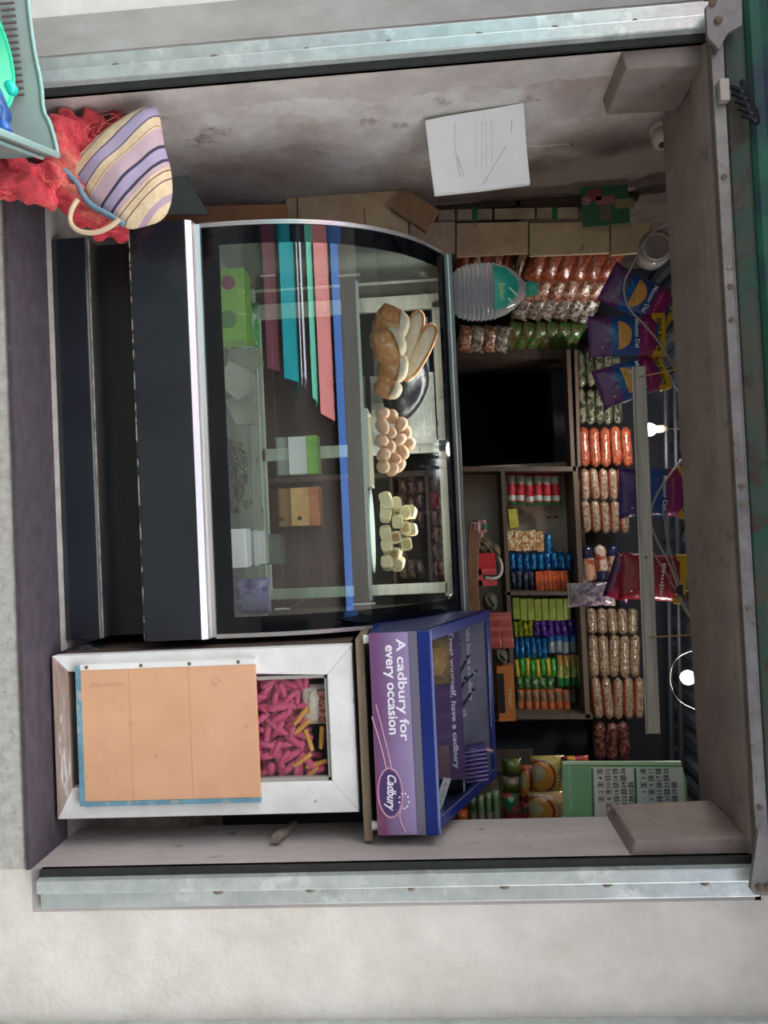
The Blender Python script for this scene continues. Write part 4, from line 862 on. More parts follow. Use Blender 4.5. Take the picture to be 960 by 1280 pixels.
for a0 in (590, 690):
    P = [at(a0, 259, YR - .012), at(a0 + 7, 259, YR - .012), at(a0 + 7, 277, YR - .012), at(a0, 277, YR - .012)]
    obj('green_tape', MB().prism([(v.x, v.z) for v in P], YR - .013, YR - .011), mat('green_tape', '1f6b35', rough=.5), rk)
xr0 = -1.12
# rack shelves recede along the wall
for zz in (at(655, 318, YR).z, at(770, 335, 1.1).z):
    obj('shelf', MB().add([(-1.12, YR + .02, zz), (-.90, YR + .02, zz), (-.78, 1.9, zz), (-1.12, 1.9, zz), (-1.12, YR + .02, zz - .018), (-.90, YR + .02, zz - .018), (-.78, 1.9, zz - .018), (-1.12, 1.9, zz - .018)],
        [(0, 1, 2, 3), (7, 6, 5, 4), (0, 4, 5, 1), (1, 5, 6, 2), (2, 6, 7, 3), (3, 7, 4, 0)]), WOODD, rk)
obj('end_post', MB().prism([(v.x, v.z) for v in (at(560, 437, YB), at(706, 437, YB), at(706, 449, YB), at(560, 449, YB))], YB - .01, YB + .3), WOODD, rk)
obj('back_board', MB().box(-1.12, -1.10, YR + .02, 1.9, 1.1, 2.1), WOODD, rk)
# white foam board on a string, poster, lamp holder, jar
fpts = [(531, 150), (560, 144), (610, 136), (655, 128), (658, 180), (663, 229), (600, 237), (543, 243), (537, 200)]
def fY(py): return .235 + (py - 128) / 115 * .16
def fq(px, py, d=0): return at(px, py, fY(py) - d)
V_ = [fq(*q) for q in fpts]; n9 = len(V_)
fb = solo('foam_board', MB().add(V_ + [v + Vector((0, .02, 0)) for v in V_], [tuple(range(n9)), tuple(range(2 * n9 - 1, n9 - 1, -1))] + [(i, i + n9, (i + 1) % n9 + n9, (i + 1) % n9) for i in range(n9)]), mat('foam_white', 'e6e5e1', 'dddcd8', 5, .8, bump=.1), 'white foam board with faint writing hanging on the left wall', 'board', bevel=.003)
a = fq(657, 182, -.01); c = at(714, 181, .5); obj('string', MB().tube(smoothpath([a, a.lerp(c, .3) + Vector((.004, 0, 0)), a.lerp(c, .7) + Vector((-.003, 0, 0)), c]), .0013, 5), mat('string_white', 'c9c4bd', rough=.9), fb)
obj('nail', MB().ball(c, .005, 1, 1, 1, 8, 6), RUST, fb)
sx = MB(); rr = random.Random(2)
for px in (595, 602, 608, 615):
    py = 148 + rr.uniform(0, 6)
    while py < 205:
        l = rr.uniform(2, 6); u_, v_ = fq(px + rr.uniform(-.5, .5), py, .0005), fq(px + rr.uniform(-1, 1), py + l, .0005); sx.tube([u_, v_], .0009, 4); py += l + rr.uniform(1.2, 3)
obj('faded_writing', sx, mat('faded_ink', 'b3b3b1', rough=.8), fb, kind='stuff')
for q in ([(569, 153), (568, 180), (575, 222)], [(572, 196), (580, 222)], [(633, 182), (618, 206), (604, 231)], [(640, 150), (639, 165)]):
    obj('crease', MB().tube([fq(a, c, .0004) for a, c in q], .0009, 4), mat('crease_grey', '9c9c9a', rough=.8), fb)
ps = flat('green_poster', [(725, 227), (752, 223), (784, 222), (788, 278), (755, 282), (728, 284)], .90, .003, mat('poster_green', '2c6a48', '3a5f45', 6, .5, c3='6a5048', s3=9, lo3=.6, hi3=.7), 'small worn green picture card fixed to the rack by the wall', 'poster')
for pxs, m_ in (([(732, 240), (750, 234), (752, 250), (738, 252)], ('poster_red', '8f3f43')), ([(745, 246), (768, 244), (768, 256), (745, 256)], ('poster_pink', '9a5f6b')), ([(769, 249), (786, 248), (787, 259), (769, 261)], ('poster_tan', '8f7f5c')), ([(750, 258), (764, 257), (764, 276), (752, 276)], ('poster_dim', '6f6553'))):
    obj('printed_patch', MB().prism([(at(a, c, .898).x, at(a, c, .898).z) for a, c in pxs], .8975, .9), mat(*m_, None, 8, .6), ps)
p = at(733, 251, .898); obj('pink_disc', MB().lathe([(.017, 0), (.017, .001)], 16, Matrix.Translation((p.x, .898, p.z)) @ Matrix.Rotation(PI / 2, 4, 'X')), mat('disc_pink', 'b98690', rough=.5), ps)
obj('disc_ring', MB().tube([(p.x + .010 * math.cos(t), .8965, p.z + .010 * math.sin(t)) for t in [i * PI / 8 for i in range(16)]], .0025, 5, True), mat('poster_red', '8f3f43'), ps)
p = at(828, 166, .44); lh = thing('lamp_holder', 'round white plastic lamp holder on the left wall under the beam', 'lamp holder', p)
mt = Matrix.Translation(p) @ Matrix.Rotation(PI / 2 - .25, 4, 'Y') @ Matrix.Rotation(-.35, 4, 'X')
mt = Matrix.Translation(p) @ Vector((.9, -.35, -.15)).to_track_quat('Z', 'Y').to_matrix().to_4x4()
obj('base', MB().lathe([(.038, -.035), (.042, -.03), (.042, -.005), (.036, .004)], 24, mt), mat('aged_white', 'b5aca3', rough=.4), lh, smooth=True)
obj('socket', MB().lathe([(.034, .0), (.036, .03), (.028, .05), (.018, .055)], 24, mt), mat('aged_white', 'b5aca3'), lh, smooth=True)
obj('socket_hole', MB().lathe([(.013, .054), (.012, .057)], 14, mt), BLACKI, lh)
p = at(821, 308, .93); jr = thing('plastic_jar', 'clear round plastic jar lying under the ceiling at the rack top', 'jar', p)
mt = Matrix.Translation(p) @ Vector((.1, -1, -.1)).to_track_quat('Z', 'Y').to_matrix().to_4x4()
obj('jar_body', MB().lathe([(.055, -.12), (.068, -.11), (.068, -.012), (.056, .0), (.03, .003)], 24, mt), mat('cloudy_jar', '9a9390', '847d7a', 6, .15), jr, smooth=True)
obj('jar_ring', MB().tube([mt @ Vector(((.05 * math.cos(t)), .05 * math.sin(t), .003)) for t in [i * PI / 12 for i in range(24)]], .005, 6, True), mat('jar_ring', 'a8a09c', rough=.2), jr, smooth=True)

# five litre bottle on the counter
p = at(571, 367, .78); ZTOP = 1.323
bt = thing('water_bottle', 'large clear ribbed water bottle with teal label and cap on the counter', 'bottle', (p.x, .78, ZTOP))
PLB = bpy.data.materials.new('clear_plastic'); PLB.use_nodes = True; nt = PLB.node_tree; nt.nodes.clear()
o_ = nt.nodes.new('ShaderNodeOutputMaterial'); t_ = nt.nodes.new('ShaderNodeBsdfTransparent'); t_.inputs[0].default_value = (.80, .82, .82, 1)
g_ = nt.nodes.new('ShaderNodeBsdfPrincipled'); g_.inputs['Base Color'].default_value = (.8, .82, .8, 1); g_.inputs['Roughness'].default_value = .12
x_ = nt.nodes.new('ShaderNodeMixShader'); lw = nt.nodes.new('ShaderNodeLayerWeight'); lw.inputs[0].default_value = .35
mm_ = nt.nodes.new('ShaderNodeMath'); mm_.operation = 'MULTIPLY_ADD'; mm_.inputs[1].default_value = .75; mm_.inputs[2].default_value = .16; nt.links.new(lw.outputs['Facing'], mm_.inputs[0])
nt.links.new(mm_.outputs[0], x_.inputs[0]); nt.links.new(t_.outputs[0], x_.inputs[1]); nt.links.new(g_.outputs[0], x_.inputs[2]); nt.links.new(x_.outputs[0], o_.inputs[0])
def egg_r(z): 
    ks = [(0, .072), (.02, .092), (.06, .105), (.11, .109), (.16, .104), (.20, .091), (.235, .070), (.262, .042), (.276, .027)]
    for (a_, ra), (b_, rb_) in zip(ks, ks[1:]):
        if z <= b_: return ra + (rb_ - ra) * (z - a_) / (b_ - a_)
    return .026
pr = []
for k in range(70):
    z = .276 * k / 69; pr.append((egg_r(z) + (.0028 * math.sin(z * 2 * PI / .017) if .02 < z < .165 else 0), z))
pr += [(.026, .29)]
obj('bottle_body', MB().lathe(pr, 36, Matrix.Translation((p.x, .78, ZTOP))), PLB, bt, smooth=True)
lp = []
lab_m = mat('teal_label', '1f9f86', '239a84', 10, .4)
def lab_p(u, v):
    th = -.85 + 1.7 * u; h_ = .150 + .095 * v * (1 - .5 * (2 * u - 1) ** 2); r_ = egg_r(h_) + .004
    return (p.x + .0 + r_ * math.sin(th + .12), .78 - r_ * math.cos(th + .12), ZTOP + h_)
obj('label', MB().sheet(lab_p, 20, 10), lab_m, bt, smooth=True)
text('label_text', 'Bisleri', (p.x + .035, .78 - .108, ZTOP + .178), mat('yellow_print', 'b9c66a', rough=.5), bt, width=.06, height=.022)
for a0, a1 in (((.02, .205), (.05, .235)), ((.06, .2), (.085, .225))): obj('label_stripe', MB().tube([(p.x + a0[0], .78 - .100, ZTOP + a0[1]), (p.x + a1[0] * .9, .78 - .082, ZTOP + a1[1])], .004, 5), mat('pale_stripe', 'b9d8bb', rough=.5), bt)
obj('cap', MB().lathe([(.029, .278), (.031, .28), (.031, .292), (.026, .294), (.026, .318), (.023, .322)], 20, Matrix.Translation((p.x, .78, ZTOP))), lab_m, bt, smooth=False)

# ------------------------------------------------------------------ snack stacks
def film(n, *a, **k): return packmat(n, *a, **k)
ORANGE = film('orange_namkeen', '9a4229', [], (), ['ad6244', '783220'], lumpscale=55)
PEANUT = film('peanut_pack', '9a8168', [], (), ['b8a084', '6a5442'], lumpscale=60)
PEANUTO = film('peanut_orange_pack', '97806a', [('Z', 0, .2, '9c4630')], (), ['b09c86', '6f5846'], lumpscale=60)
GREENS = film('green_silver_pack', '4b4e3a', [], (), ['7b7c66', '242c1e'], lumpscale=40)
MAROON = film('maroon_pack', '5e3230', [], (), ['8a5a50', '3c1c1e'], lumpscale=45)
pm_ = {}
def sausage(w, h, t, seed, n=10, m=14):
    """tubular film packet along X with pinched ends"""
    mb = MB(); vs = []
    for i in range(m + 1):
        b = -1 + 2 * i / m; r_ = max(.12, (1 - abs(b) ** 9) ** .6)
        for j in range(n):
            a = 2 * PI * j / n; k = r_ * (1 + .13 * noise.noise(Vector((b * 4 + seed * 3.3, math.cos(a) * 1.3, math.sin(a) * 1.3))))
            vs.append((b * w / 2, -math.cos(a) * t / 2 * k, math.sin(a) * h / 2 * k))
    fs = [(i * n + j, i * n + (j + 1) % n, (i + 1) * n + (j + 1) % n, (i + 1) * n + j) for i in range(m) for j in range(n)]
    fs += [tuple(range(n)), tuple(m * n + j for j in range(n - 1, -1, -1))]
    return mb.add(vs, fs)
def stack(name, px0, px1, n, py0, py1, Y, m, lab, group, cat='packet', t=.05, jit=1.0, mats=None, tilt=.06, labs=None, kind='pouch', pxs=None):
    for k in range(n):
        pxa = px0 + (px1 - px0) * k / n; pxb = px0 + (px1 - px0) * (k + 1) / n
        if pxs: pxa, pxb = pxs[k], pxs[k] + (px1 - px0)
        mm = mats[k % len(mats)] if mats else m; w_ = (py1 - py0) * sc(Y) * .99; h_ = (pxb - pxa) * sc(Y) * 1.0
        key = (mm.name, round(w_, 3), round(h_, 3), kind, round(t, 3))
        if key not in pm_: pm_[key] = mesh(sausage(w_ * 1.02, h_ * .97, t, len(pm_) * 1.7) if name in ('snack_packet', 'nut_packet', 'printed_packet') else pouch(w_, h_, t, 7, 4, axis='X', seed=len(pm_) * 1.7, wr=.5, seal=.03) if kind == 'pouch' else MB().box(-w_ / 2, w_ / 2, -t / 2, t / 2, -h_ / 2 * .94, h_ / 2 * .94), name, mm, kind == 'pouch', 0 if kind == 'pouch' else .0015)
        o = bpy.data.objects.new(name, pm_[key]); C.objects.link(o)
        o.location = at((pxa + pxb) / 2, (py0 + py1) / 2 + random.uniform(-1, 1) * jit, Y); o.rotation_euler = (0, random.uniform(-tilt, tilt), random.uniform(-.08, .08))
        tag(o, '%s, %s from bottom' % (labs[k] if labs else lab, ORD[k]), cat, group)
YS = 1.55
stack('snack_packet', 720, 776, 5, 438, 484, YS, GREENS, 'green silver packet beside the doorway top, left column', 'green silver packets right of the side rack')
stack('snack_packet', 721, 777, 5, 485, 530, YS, GREENS, 'green silver packet above the doorway, right column', 'green silver packets above the doorway')
stack('snack_packet', 723, 790, 5, 533, 583, YS, ORANGE, 'orange snack packet above the dark doorway', 'orange snack packets')
stack('snack_packet', 725, 783, 5, 585, 625, YS, PEANUTO, 'pale packet with red edge right of the orange packets', 'pale packets, left column')
stack('snack_packet', 726, 786, 5, 626, 666, YS, PEANUTO, 'pale packet with red edge above the gold packs', 'pale packets, right column')
PAT = [film('mixed_pack_a', 'a04a2c', [('X', 0, .35, '1c2140')], [(.7, .5, .2, .3, 'd0a080')], ['c9a890'], lumpscale=30), film('mixed_pack_b', '9a3a34', [('X', .7, 1, '2a2a50')], (), ['d8c8b8', 'b06a3c'], lumpscale=30), film('mixed_pack_c', '7c4a3c', [('X', 0, .3, '1a2350')], (), ['c8a88c'], lumpscale=35)]
stack('printed_packet', 728, 775, 3, 682, 727, YS, None, '', 'printed packets above the blue row', mats=PAT, labs=['orange printed packet with dark end', 'red and white printed packet', 'brown printed packet with navy end'])
stack('nut_packet', 733, 797, 5, 760, 792, YS, PEANUT, 'peanut packet right of the clear pouch', 'peanut packets, upper group')
stack('nut_packet', 735, 800, 5, 793, 846, YS, PEANUT, 'peanut packet in the long middle stack', 'peanut packets, middle group')
stack('nut_packet', 739, 805, 5, 847, 899, YS, PEANUTO, 'peanut packet with orange edge over the cabinet end', 'peanut packets, right group')
stack('nut_packet', 742, 787, 3, 903, 950, YS, MAROON, 'dark reddish nut packet above the calendar corner', 'reddish nut packets')
# side rack packets receding along the left wall
colr = [('orange', ORANGE), ('orange brown', film('orange_brown_pack', '9a5a3c', [], (), ['c09a84', '6b3a2a'], lumpscale=35)), ('silver brown', film('silver_brown_pack', '7b6a5e', [], (), ['b5a79c', '3f342e'], lumpscale=35)), ('dark silver', film('dark_silver_pack', '4f4640', [], (), ['a79f96', '2a2420'], lumpscale=35)), ('green topped', film('green_red_pack', '4a4a2c', [], (), ['2f7a35', '7c3326'], lumpscale=60))]
for k in range(6):
    for j, (nm, mm) in enumerate(colr):
        fpx = 672 + 18.2 * k; epx = 640 + 15.2 * k; u = [0, .28, .52, .76, 1][j]; py = [329, 356, 380, 402, 421][j]
        px = fpx + (epx - fpx) * u; Y = 1.05 + .75 * u - (.22 if j == 4 else 0)
        key = ('side', nm)
        if key not in pm_: pm_[key] = mesh(pouch(.16, .085, .05, 6, 5, seed=j + 2, axis='X', wr=.6), 'snack_packet', mm, True)
        o = bpy.data.objects.new('snack_packet', pm_[key]); C.objects.link(o); o.location = at(px, py, Y); o.rotation_euler = (.0, .38 + random.uniform(-.08, .08), .75)
        tag(o, '%s packet in the %s side rack row from the bottom' % (nm, ORD[k]), 'packet', 'packets hanging along the left side rack')
for k in range(6):
    o = bpy.data.objects.new('snack_packet', pm_[('side', 'orange' if k % 2 == 0 else 'orange brown')]); C.objects.link(o)
    o.location = at(580 + 13.5 * k, 328, 1.15); o.rotation_euler = (0, .3, .6); o.scale = (.8, .9, .75); tag(o, '%s packet behind the water bottle, %s from the bottom' % ('orange' if k % 2 == 0 else 'brown', ORD[k]), 'packet', 'lower shelf packets in the side rack')
for k in range(4):
    o = bpy.data.objects.new('snack_packet', pm_[('side', 'silver brown' if k % 2 else 'orange brown')]); C.objects.link(o)
    o.location = at(582 + 15 * k, 424, 1.5); o.rotation_euler = (0, .2, .5); o.scale = (.8, .9, .9); tag(o, '%s packet below the green rows beside the doorway, %s from the bottom' % ('silver' if k % 2 else 'brown', ORD[k]), 'packet', 'lower packets beside the doorway')
# central cabinet of sweets
cb = thing('sweet_shelves', 'open brown wooden shelf cabinet full of small bright sweet packs', 'cabinet', at(560, 740, 1.75))
YF = 1.48
def bar(a, b, c_, d, y0=YF, y1=1.86, m=WOODG, nm='shelf_board'):
    P = [at(a, b, YF), at(c_, b, YF), at(c_, d, YF), at(a, d, YF)]; obj(nm, MB().prism([(v.x, v.z) for v in P], y0, y1), m, cb)
bar(560, 583, 720, 589, nm='side_panel'); bar(560, 893, 741, 899, nm='side_panel'); bar(632, 740, 722, 744, nm='divider')
def hb_(pa, pb, th, nm='shelf_board', y1=1.86):      # board from (px,py) to (px,py), thickness in px
    P = [at(pa[0], pa[1], YF), at(pa[0] + th, pa[1], YF), at(pb[0] + th, pb[1], YF), at(pb[0], pb[1], YF)]; obj(nm, MB().prism([(v.x, v.z) for v in P], YF, y1), WOODG, cb)
hb_((716, 583), (732, 898), 6); hb_((626, 589), (640, 893), 5); hb_((560, 589), (577, 893), 4)
hb_((708, 437), (714, 583), 5, y1=1.6); hb_((718, 437), (722, 583), 4, y1=1.6)
P = [at(575, 589, 1.72), at(728, 589, 1.72), at(738, 893, 1.72), at(575, 893, 1.72)]; obj('back_board', MB().box(P[0].x - .02, P[2].x + .02, 1.72, 1.73, P[0].z, P[2].z + .02), BACKP, cb)
P = [at(740, 430, 1.86), at(812, 960, 1.86)]
obj('upper_back_board', MB().box(P[0].x, P[1].x, 1.88, 1.89, P[0].z - .1, P[1].z - .1), mat('dark_upper_back', '3b332f', '2f2a29', 4, .8), cb)
for py, h in ((668, 10), (676, 14)): p = at(668 + h, 640 + (py - 668) * .9, 1.86)
for dx in (0, .035): p = at(686, 647, 1.72); obj('stain_mark', MB().box(p.x - .006, p.x + .003, 1.717, 1.72, p.z + dx - .012, p.z + dx + .012), mat('stain_brown', '5c4436', rough=.8), cb)
Y1 = 1.60
RG = film('red_green_pack', 'b01f2e', [('X', .08, .34, 'a3a898'), ('X', .7, .86, 'c9cfc8'), ('X', .9, 1, '3f7a4a')], (), ['c8404a'], lumpscale=40)
stack('sweet_strip', 634, 700, 6, 592, 632, Y1, RG, 'red and white sweet strip with green end at the shelf left', 'red sweet strips')
stack('yellow_pack', 635, 647, 1, 637, 661, Y1, film('yellow_pack', 'b5a21c', [], (), ['c9b53a'], bump=.1), 'small mustard yellow pack lying between red and gold sweets', 'yellow pack', kind='box', t=.06)
GOLD = film('gold_pack', 'c98a4a', [], (), ['f2d9ae', 'a8602a'], lumpscale=50, rough=.3, metal=.3)
stack('gold_pack', 634, 679, 5, 664, 689, Y1, GOLD, 'shiny gold sweet pack standing beside the blue packs', 'gold sweet packs', kind='box', t=.05, tilt=.03)
BLU = film('blue_foil_pack', '0c5aa5', [], (), ['2f9bd8', '0a2f78'], lumpscale=50, rough=.2, metal=.4)
stack('blue_pack', 636, 724, 10, 690, 713, Y1, BLU, 'blue foil sweet pack in the long row on the shelf', 'blue foil packs, left bay', t=.05)
p = at(686, 680, Y1); mb = MB().lathe([(.018, -.05), (.02, -.04), (.018, .02), (.008, .05), (.003, .055)], 12, Matrix.Translation(p) @ Matrix.Rotation(-PI / 2, 4, 'Y'))
solo('glue_tube', mb, BLU, 'blue pointed tube standing above the gold packs', 'tube', smooth=True)
stack('dark_pack', 638, 668, 4, 714, 738, Y1, film('navy_pack', '1b1c3a', [], (), ['6a6a8c', '0d0e20'], lumpscale=40), 'dark navy sweet pack under the blue row', 'dark navy packs', t=.05)
stack('orange_pack', 669, 710, 4, 714, 738, Y1, film('orange_small_pack', 'c2481c', [('Z', .45, .55, '7c2a12')], (), ['d8642c'], lumpscale=30), 'orange sweet pack right of the dark navy packs', 'orange small packs', kind='box', t=.05)
LIME = film('lime_box', '8a9c22', [('Z', 0, .12, '5f7016')], (), ['a0b038'], lumpscale=20, bump=.1)
stack('lime_pack', 640, 712, 8, 747, 774, Y1, LIME, 'lime green sweet pack at the top of the right bay', 'lime green packs', kind='box', t=.05, tilt=.02)
stack('yellow_pack', 641, 666, 4, 776, 796, Y1, film('yellow_print_pack', 'b8b020', [], (), ['3f6b2a', 'd8cc30'], lumpscale=50), 'yellow printed sweet pack left of the purple row', 'yellow printed packs', t=.04)
stack('purple_pack', 667, 726, 7, 774, 796, Y1, film('purple_foil_pack', '3b1f86', [], (), ['7a4ab8', '23124a'], lumpscale=45, metal=.3), 'purple foil sweet pack under the lime packs', 'purple foil packs', t=.04)
stack('blue_pack', 642, 684, 6, 797, 823, Y1, BLU, 'blue foil sweet pack in the right bay', 'blue foil packs, right bay', t=.05)
stack('blue_pack', 685, 730, 5, 793, 817, Y1, film('blue_white_pack', '1878a8', [('X', .35, .95, '8fa0a8')], (), ['2f5fa8'], lumpscale=30), 'blue and white sweet pack right of the blue foil ones', 'blue and white packs', t=.04)
YG = [film('yellow_front_pack', 'c9a52a', [], (), ['d8c04a'], lumpscale=30), film('green_front_pack', '1f8a34', [], (), ['48b04a'], lumpscale=30)]
stack('chewing_pack', 643, 695, 8, 823, 846, Y1, None, '', 'yellow and green packs', mats=YG, labs=['yellow sweet pack of the alternating row', 'bright green sweet pack of the alternating row'] * 4, t=.04)
stack('chewing_pack', 696, 729, 4, 818, 858, Y1, film('green_tan_pack', '6f8a34', [('X', 0, .3, 'b98a4a'), ('X', .7, 1, '2f8a50')], (), ['c9c27a'], lumpscale=30), 'green and tan sweet pack at the right of the bay', 'green tan packs', t=.04)
stack('green_pack', 645, 693, 5, 846, 861, Y1, film('small_green_pack', '2f6f38', [], (), ['7fa06a', '1f4a26'], lumpscale=45), 'small dark green sweet pack above the orange tubes', 'small green packs', t=.04)
stack('orange_tube', 646, 713, 7, 861, 890, Y1, film('orange_tube_pack', 'b5502a', [('X', .1, .5, '8f6a52')], (), ['c97a4c'], lumpscale=30), 'orange and clear sweet tube on the lowest row of the right bay', 'orange sweet tubes', t=.045)
# lower shelf: coils, red basket, cloth, red packs, orange carton
YL = 1.42
COIL = mat('coil_brown', '7d6c58', '5c4d3e', 30, .6)
def coil(px, py, R, lab, m=COIL, n=5, tube=.006):
    mb = MB(); c_ = at(px, py, YL)
    for k in range(n):
        rr_ = R * (1 - .08 * k)
        mb.tube([c_ + Vector((rr_ * math.cos(t * PI / 8) * (1 + .1 * math.sin(k)), -.012 * k + .01 * math.sin(t), rr_ * .75 * math.sin(t * PI / 8 + .2 * k))) for t in range(16)], tube, 6, True)
    solo('rope_coil', mb, m, lab, 'coil', smooth=True)
PINKB = film('pink_bundle_pack', '9a5a60', [], (), ['c9a0a0', '4a3a36'], lumpscale=35)
for i, (px, py, w_, lb) in enumerate([(594, 660, .07, 'pinkish wrapped bundle beside the counter frame'), (598, 672, .075, 'lower pinkish wrapped bundle above the coils'), (601, 658, .06, 'upper pinkish bundle with a green tab')]):
    p = at(px, py, YL + .02 * i); o = solo('wrapped_bundle', moved(pouch(w_, .055, .05, seed=i + 3, axis='X', wr=.6), p), PINKB, lb, 'bundle', 'pinkish bundles on the lower shelf', smooth=True)
    if i == 2: obj('green_tab', MB().box(p.x - .012, p.x + .012, p.y - .03, p.y - .026, p.z + .012, p.z + .03), mat('tab_green', '2f8a5a', rough=.5), o)
coil(604, 684, .045, 'brown rope coil resting on the red basket'); coil(617, 690, .035, 'smaller brown rope coil right of the first'); coil(612, 752, .04, 'dark wire coil under the red basket', mat('coil_dark', '4a4840', '6f6c5c', 40, .5)); coil(626, 820, .035, 'grey wire coil above the orange carton', mat('coil_grey', '7c7a66', '4f4d42', 40, .5))
a, c = at(594, 692, 1.36), at(618, 732, 1.36); rb = thing('red_basket', 'bright red plastic basket with a white handle on the lower shelf', 'basket', ((a.x + c.x) / 2, 1.38, min(a.z, c.z)))
REDP = mat('red_plastic', 'c9202e', rough=.4); REDL = mat('light_red_plastic', 'd94a55', rough=.4)
mid = a.x + (c.x - a.x) * .47
obj('basket_wall', MB().box(a.x, mid, 1.36, 1.44, a.z, c.z + .01), REDP, rb, bevel=.004)
obj('basket_wall', MB().box(mid, c.x, 1.352, 1.44, a.z - .01, a.z + (c.z - a.z) * .35).box(mid, mid + .03, 1.352, 1.44, a.z, c.z + .012).box(c.x - .03, c.x, 1.352, 1.44, a.z, c.z + .012), REDL, rb, bevel=.003, label='lighter red half with a cut out')
hc = at(615, 712, 1.35); obj('handle', MB().tube(smoothpath([at(607, 722, 1.34), at(616, 724, 1.33), at(626, 720, 1.34), at(628, 708, 1.36), at(624, 698, 1.38)], 2), .007, 8), mat('handle_white', 'c9c4bc', rough=.4), rb, smooth=True)
cl = MB()
for k in range(5): cl.tube(smoothpath([at(588 + k * 3, 655 + k * 3, 1.36), at(586 + k * 2.5, 690, 1.35), at(586 + k * 2.4, 730, 1.35), at(588 + k * 2.6, 770, 1.36)], 2), .008, 7)
solo('cloth_strips', cl, mat('tan_cloth', '94705a', '7c5b48', 14, .9), 'bundle of tan cloth strips hanging along the counter frame', 'cloth', smooth=True)
stack('red_pack', 611, 640, 2, 766, 810, YL, film('red_line_pack', '94302c', [('X', .1, .2, 'b8504a'), ('X', .4, .5, 'b8504a'), ('X', .7, .8, 'b8504a')], (), ['a5403a'], lumpscale=20, bump=.1), 'red printed carton left of the yellow packs', 'red cartons', kind='box', t=.06)
r, hw, hh = cbox('orange_carton', 622, 832, 643, 902, YL, .08, mat('orange_carton', 'b5682f', 'c4773c', 12, .6), 'orange cardboard carton with a dark opening below the tubes', 'carton')
obj('dark_window', MB().box(-hw + .035, hw - .04, -.002, .002, .002, hh * .42), BLACKI, r)
text('carton_text', 'TWIST', (.02, -.003, hh * .72), mat('pale_orange_print', 'e0c8a8', rough=.6), r, width=.09, height=.016)
# clear pouch hung in front of the shelves
p = at(739, 743, 1.1); r = thing('clear_pouch', 'clear pillow shaped pouch of purple wraps hanging before the shelves', 'pouch', p, None, False)
obj('film', pouch(.105, .19, .05, 8, 10, seed=4, wr=.3), packmat('purple_clear_film', '7a6a78', [('Z', 0, .07, 'a59a88'), ('Z', .93, 1, 'a59a88')], (), ['a89aa0', '5c4560'], lumpscale=18, rough=.15), r, smooth=True)
obj('hanging_thread', MB().tube([(0, 0, .09), (.0, 0, 2.41 - p.z)], .001, 4), mat('string_white', 'c9c4bd'), r)
obj('seal', MB().box(-.05, .05, -.002, .002, -.097, -.088).box(-.05, .05, -.002, .002, .088, .097), mat('seal_tan', 'a89f88', rough=.3), r)
# big hanging snack packs
def bigpack(px, py, Y, tilt, ww, hh, lab, bands, ells, base, title, top_text, tsc=1, brand='haldiram\'s', ycol='c9a82a'):
    r = thing('snack_pack', lab, 'packet', at(px, py, Y), 'large snack packs hanging from the ceiling', False); r.rotation_euler = (0, tilt, random.uniform(-.1, .1))
    obj('film', pouch(ww, hh, .05, 8, 12, seed=px, wr=.35), packmat('film_' + str(px), base, bands, ells, None, bump=.35, half=True), r, smooth=True)
    obj('top_strip', MB().box(-ww * .5, ww * .5, -.012, .008, hh * .33, hh * .5), mat('yellow_strip' , ycol, 'b8982a', 10, .4), r, bevel=.002)
    if top_text: text('strip_text', top_text, (.0, -.0135, hh * .41), BLACKI, r, width=ww * .78, height=hh * .085, bold=.02)
    text('product_name', title, (0.0, -.037, hh * .10), mat('name_white', 'dfe4ea', rough=.5), r, width=ww * .66, height=hh * .075, bold=.02)
    text('brand_name', brand, (0.0, -.035, hh * .23), mat('brand_pink', 'cf6aa0', rough=.5), r, width=ww * .55, height=hh * .05, shear=.2)
    pt_ = MB().tube([(0, 0, hh * .5), (0, .0, hh * .5 + .12)], .0012, 4).tube([(0, 0, hh * .5 + .12), (.0, .01, 2.41 - r.location.z)], .0012, 4)
    obj('hanging_thread', pt_, mat('string_white', 'c9c4bd'), r)
    obj('mark', MB().ball((-ww * -.28, -.022, -hh * .33), .004, 1, .4, 1, 6, 4), mat('mark_white', 'd8d8d8', rough=.5), r)
PB = [('Z', 0, .28, '5a2863'), ('Z', .28, .66, '174a8c'), ('Z', .66, .87, '8c1c62')]
PE = [(.5, .38, .33, .17, 'd99a48')]
bigpack(800, 372, .85, .52, .165, .29, 'purple and blue snack pack tilted, leftmost of the three hanging', PB, PE, '174a8c', 'Moong Dal', '25g Extra')
bigpack(783, 420, .83, .03, .165, .29, 'upright purple and blue snack pack, middle of the three hanging', PB, PE, '174a8c', 'Moong Dal', '20g* Extra')
bigpack(789, 474, .87, -.28, .165, .27, 'purple and blue snack pack partly behind the batten, rightmost of three', PB, PE, '174a8c', 'Moong Dal', '75g Extra')
bigpack(818, 616, .85, .03, .20, .27, 'blue and purple snack pack hanging alone by the cable', [('Z', 0, .28, '3f2470'), ('Z', .28, .66, '14458a'), ('Z', .66, .87, '8c1c62')], [], '14458a', 'Moong Dal', '20g Extra')
bigpack(816, 722, .85, .10, .19, .25, 'dark red snack pack hanging behind the cable bundle', [], [], '8c1626', 'Bhujia', '', )
p = at(777, 722, .95); r = thing('snack_pack', 'purple snack pack hanging low, left part hidden by the batten', 'packet', p, 'large snack packs hanging from the ceiling', False); r.rotation_euler = (0, .35, 0)
obj('hanging_thread', MB().tube([(0, 0, .04), (.0, 0, .20), (-.25, 0, 1.5 - .2)], .001, 4) if False else MB().tube([(0, 0, .04), (-.28 * 1.0, 0, .72)], .001, 4), mat('string_white', 'c9c4bd'), r)
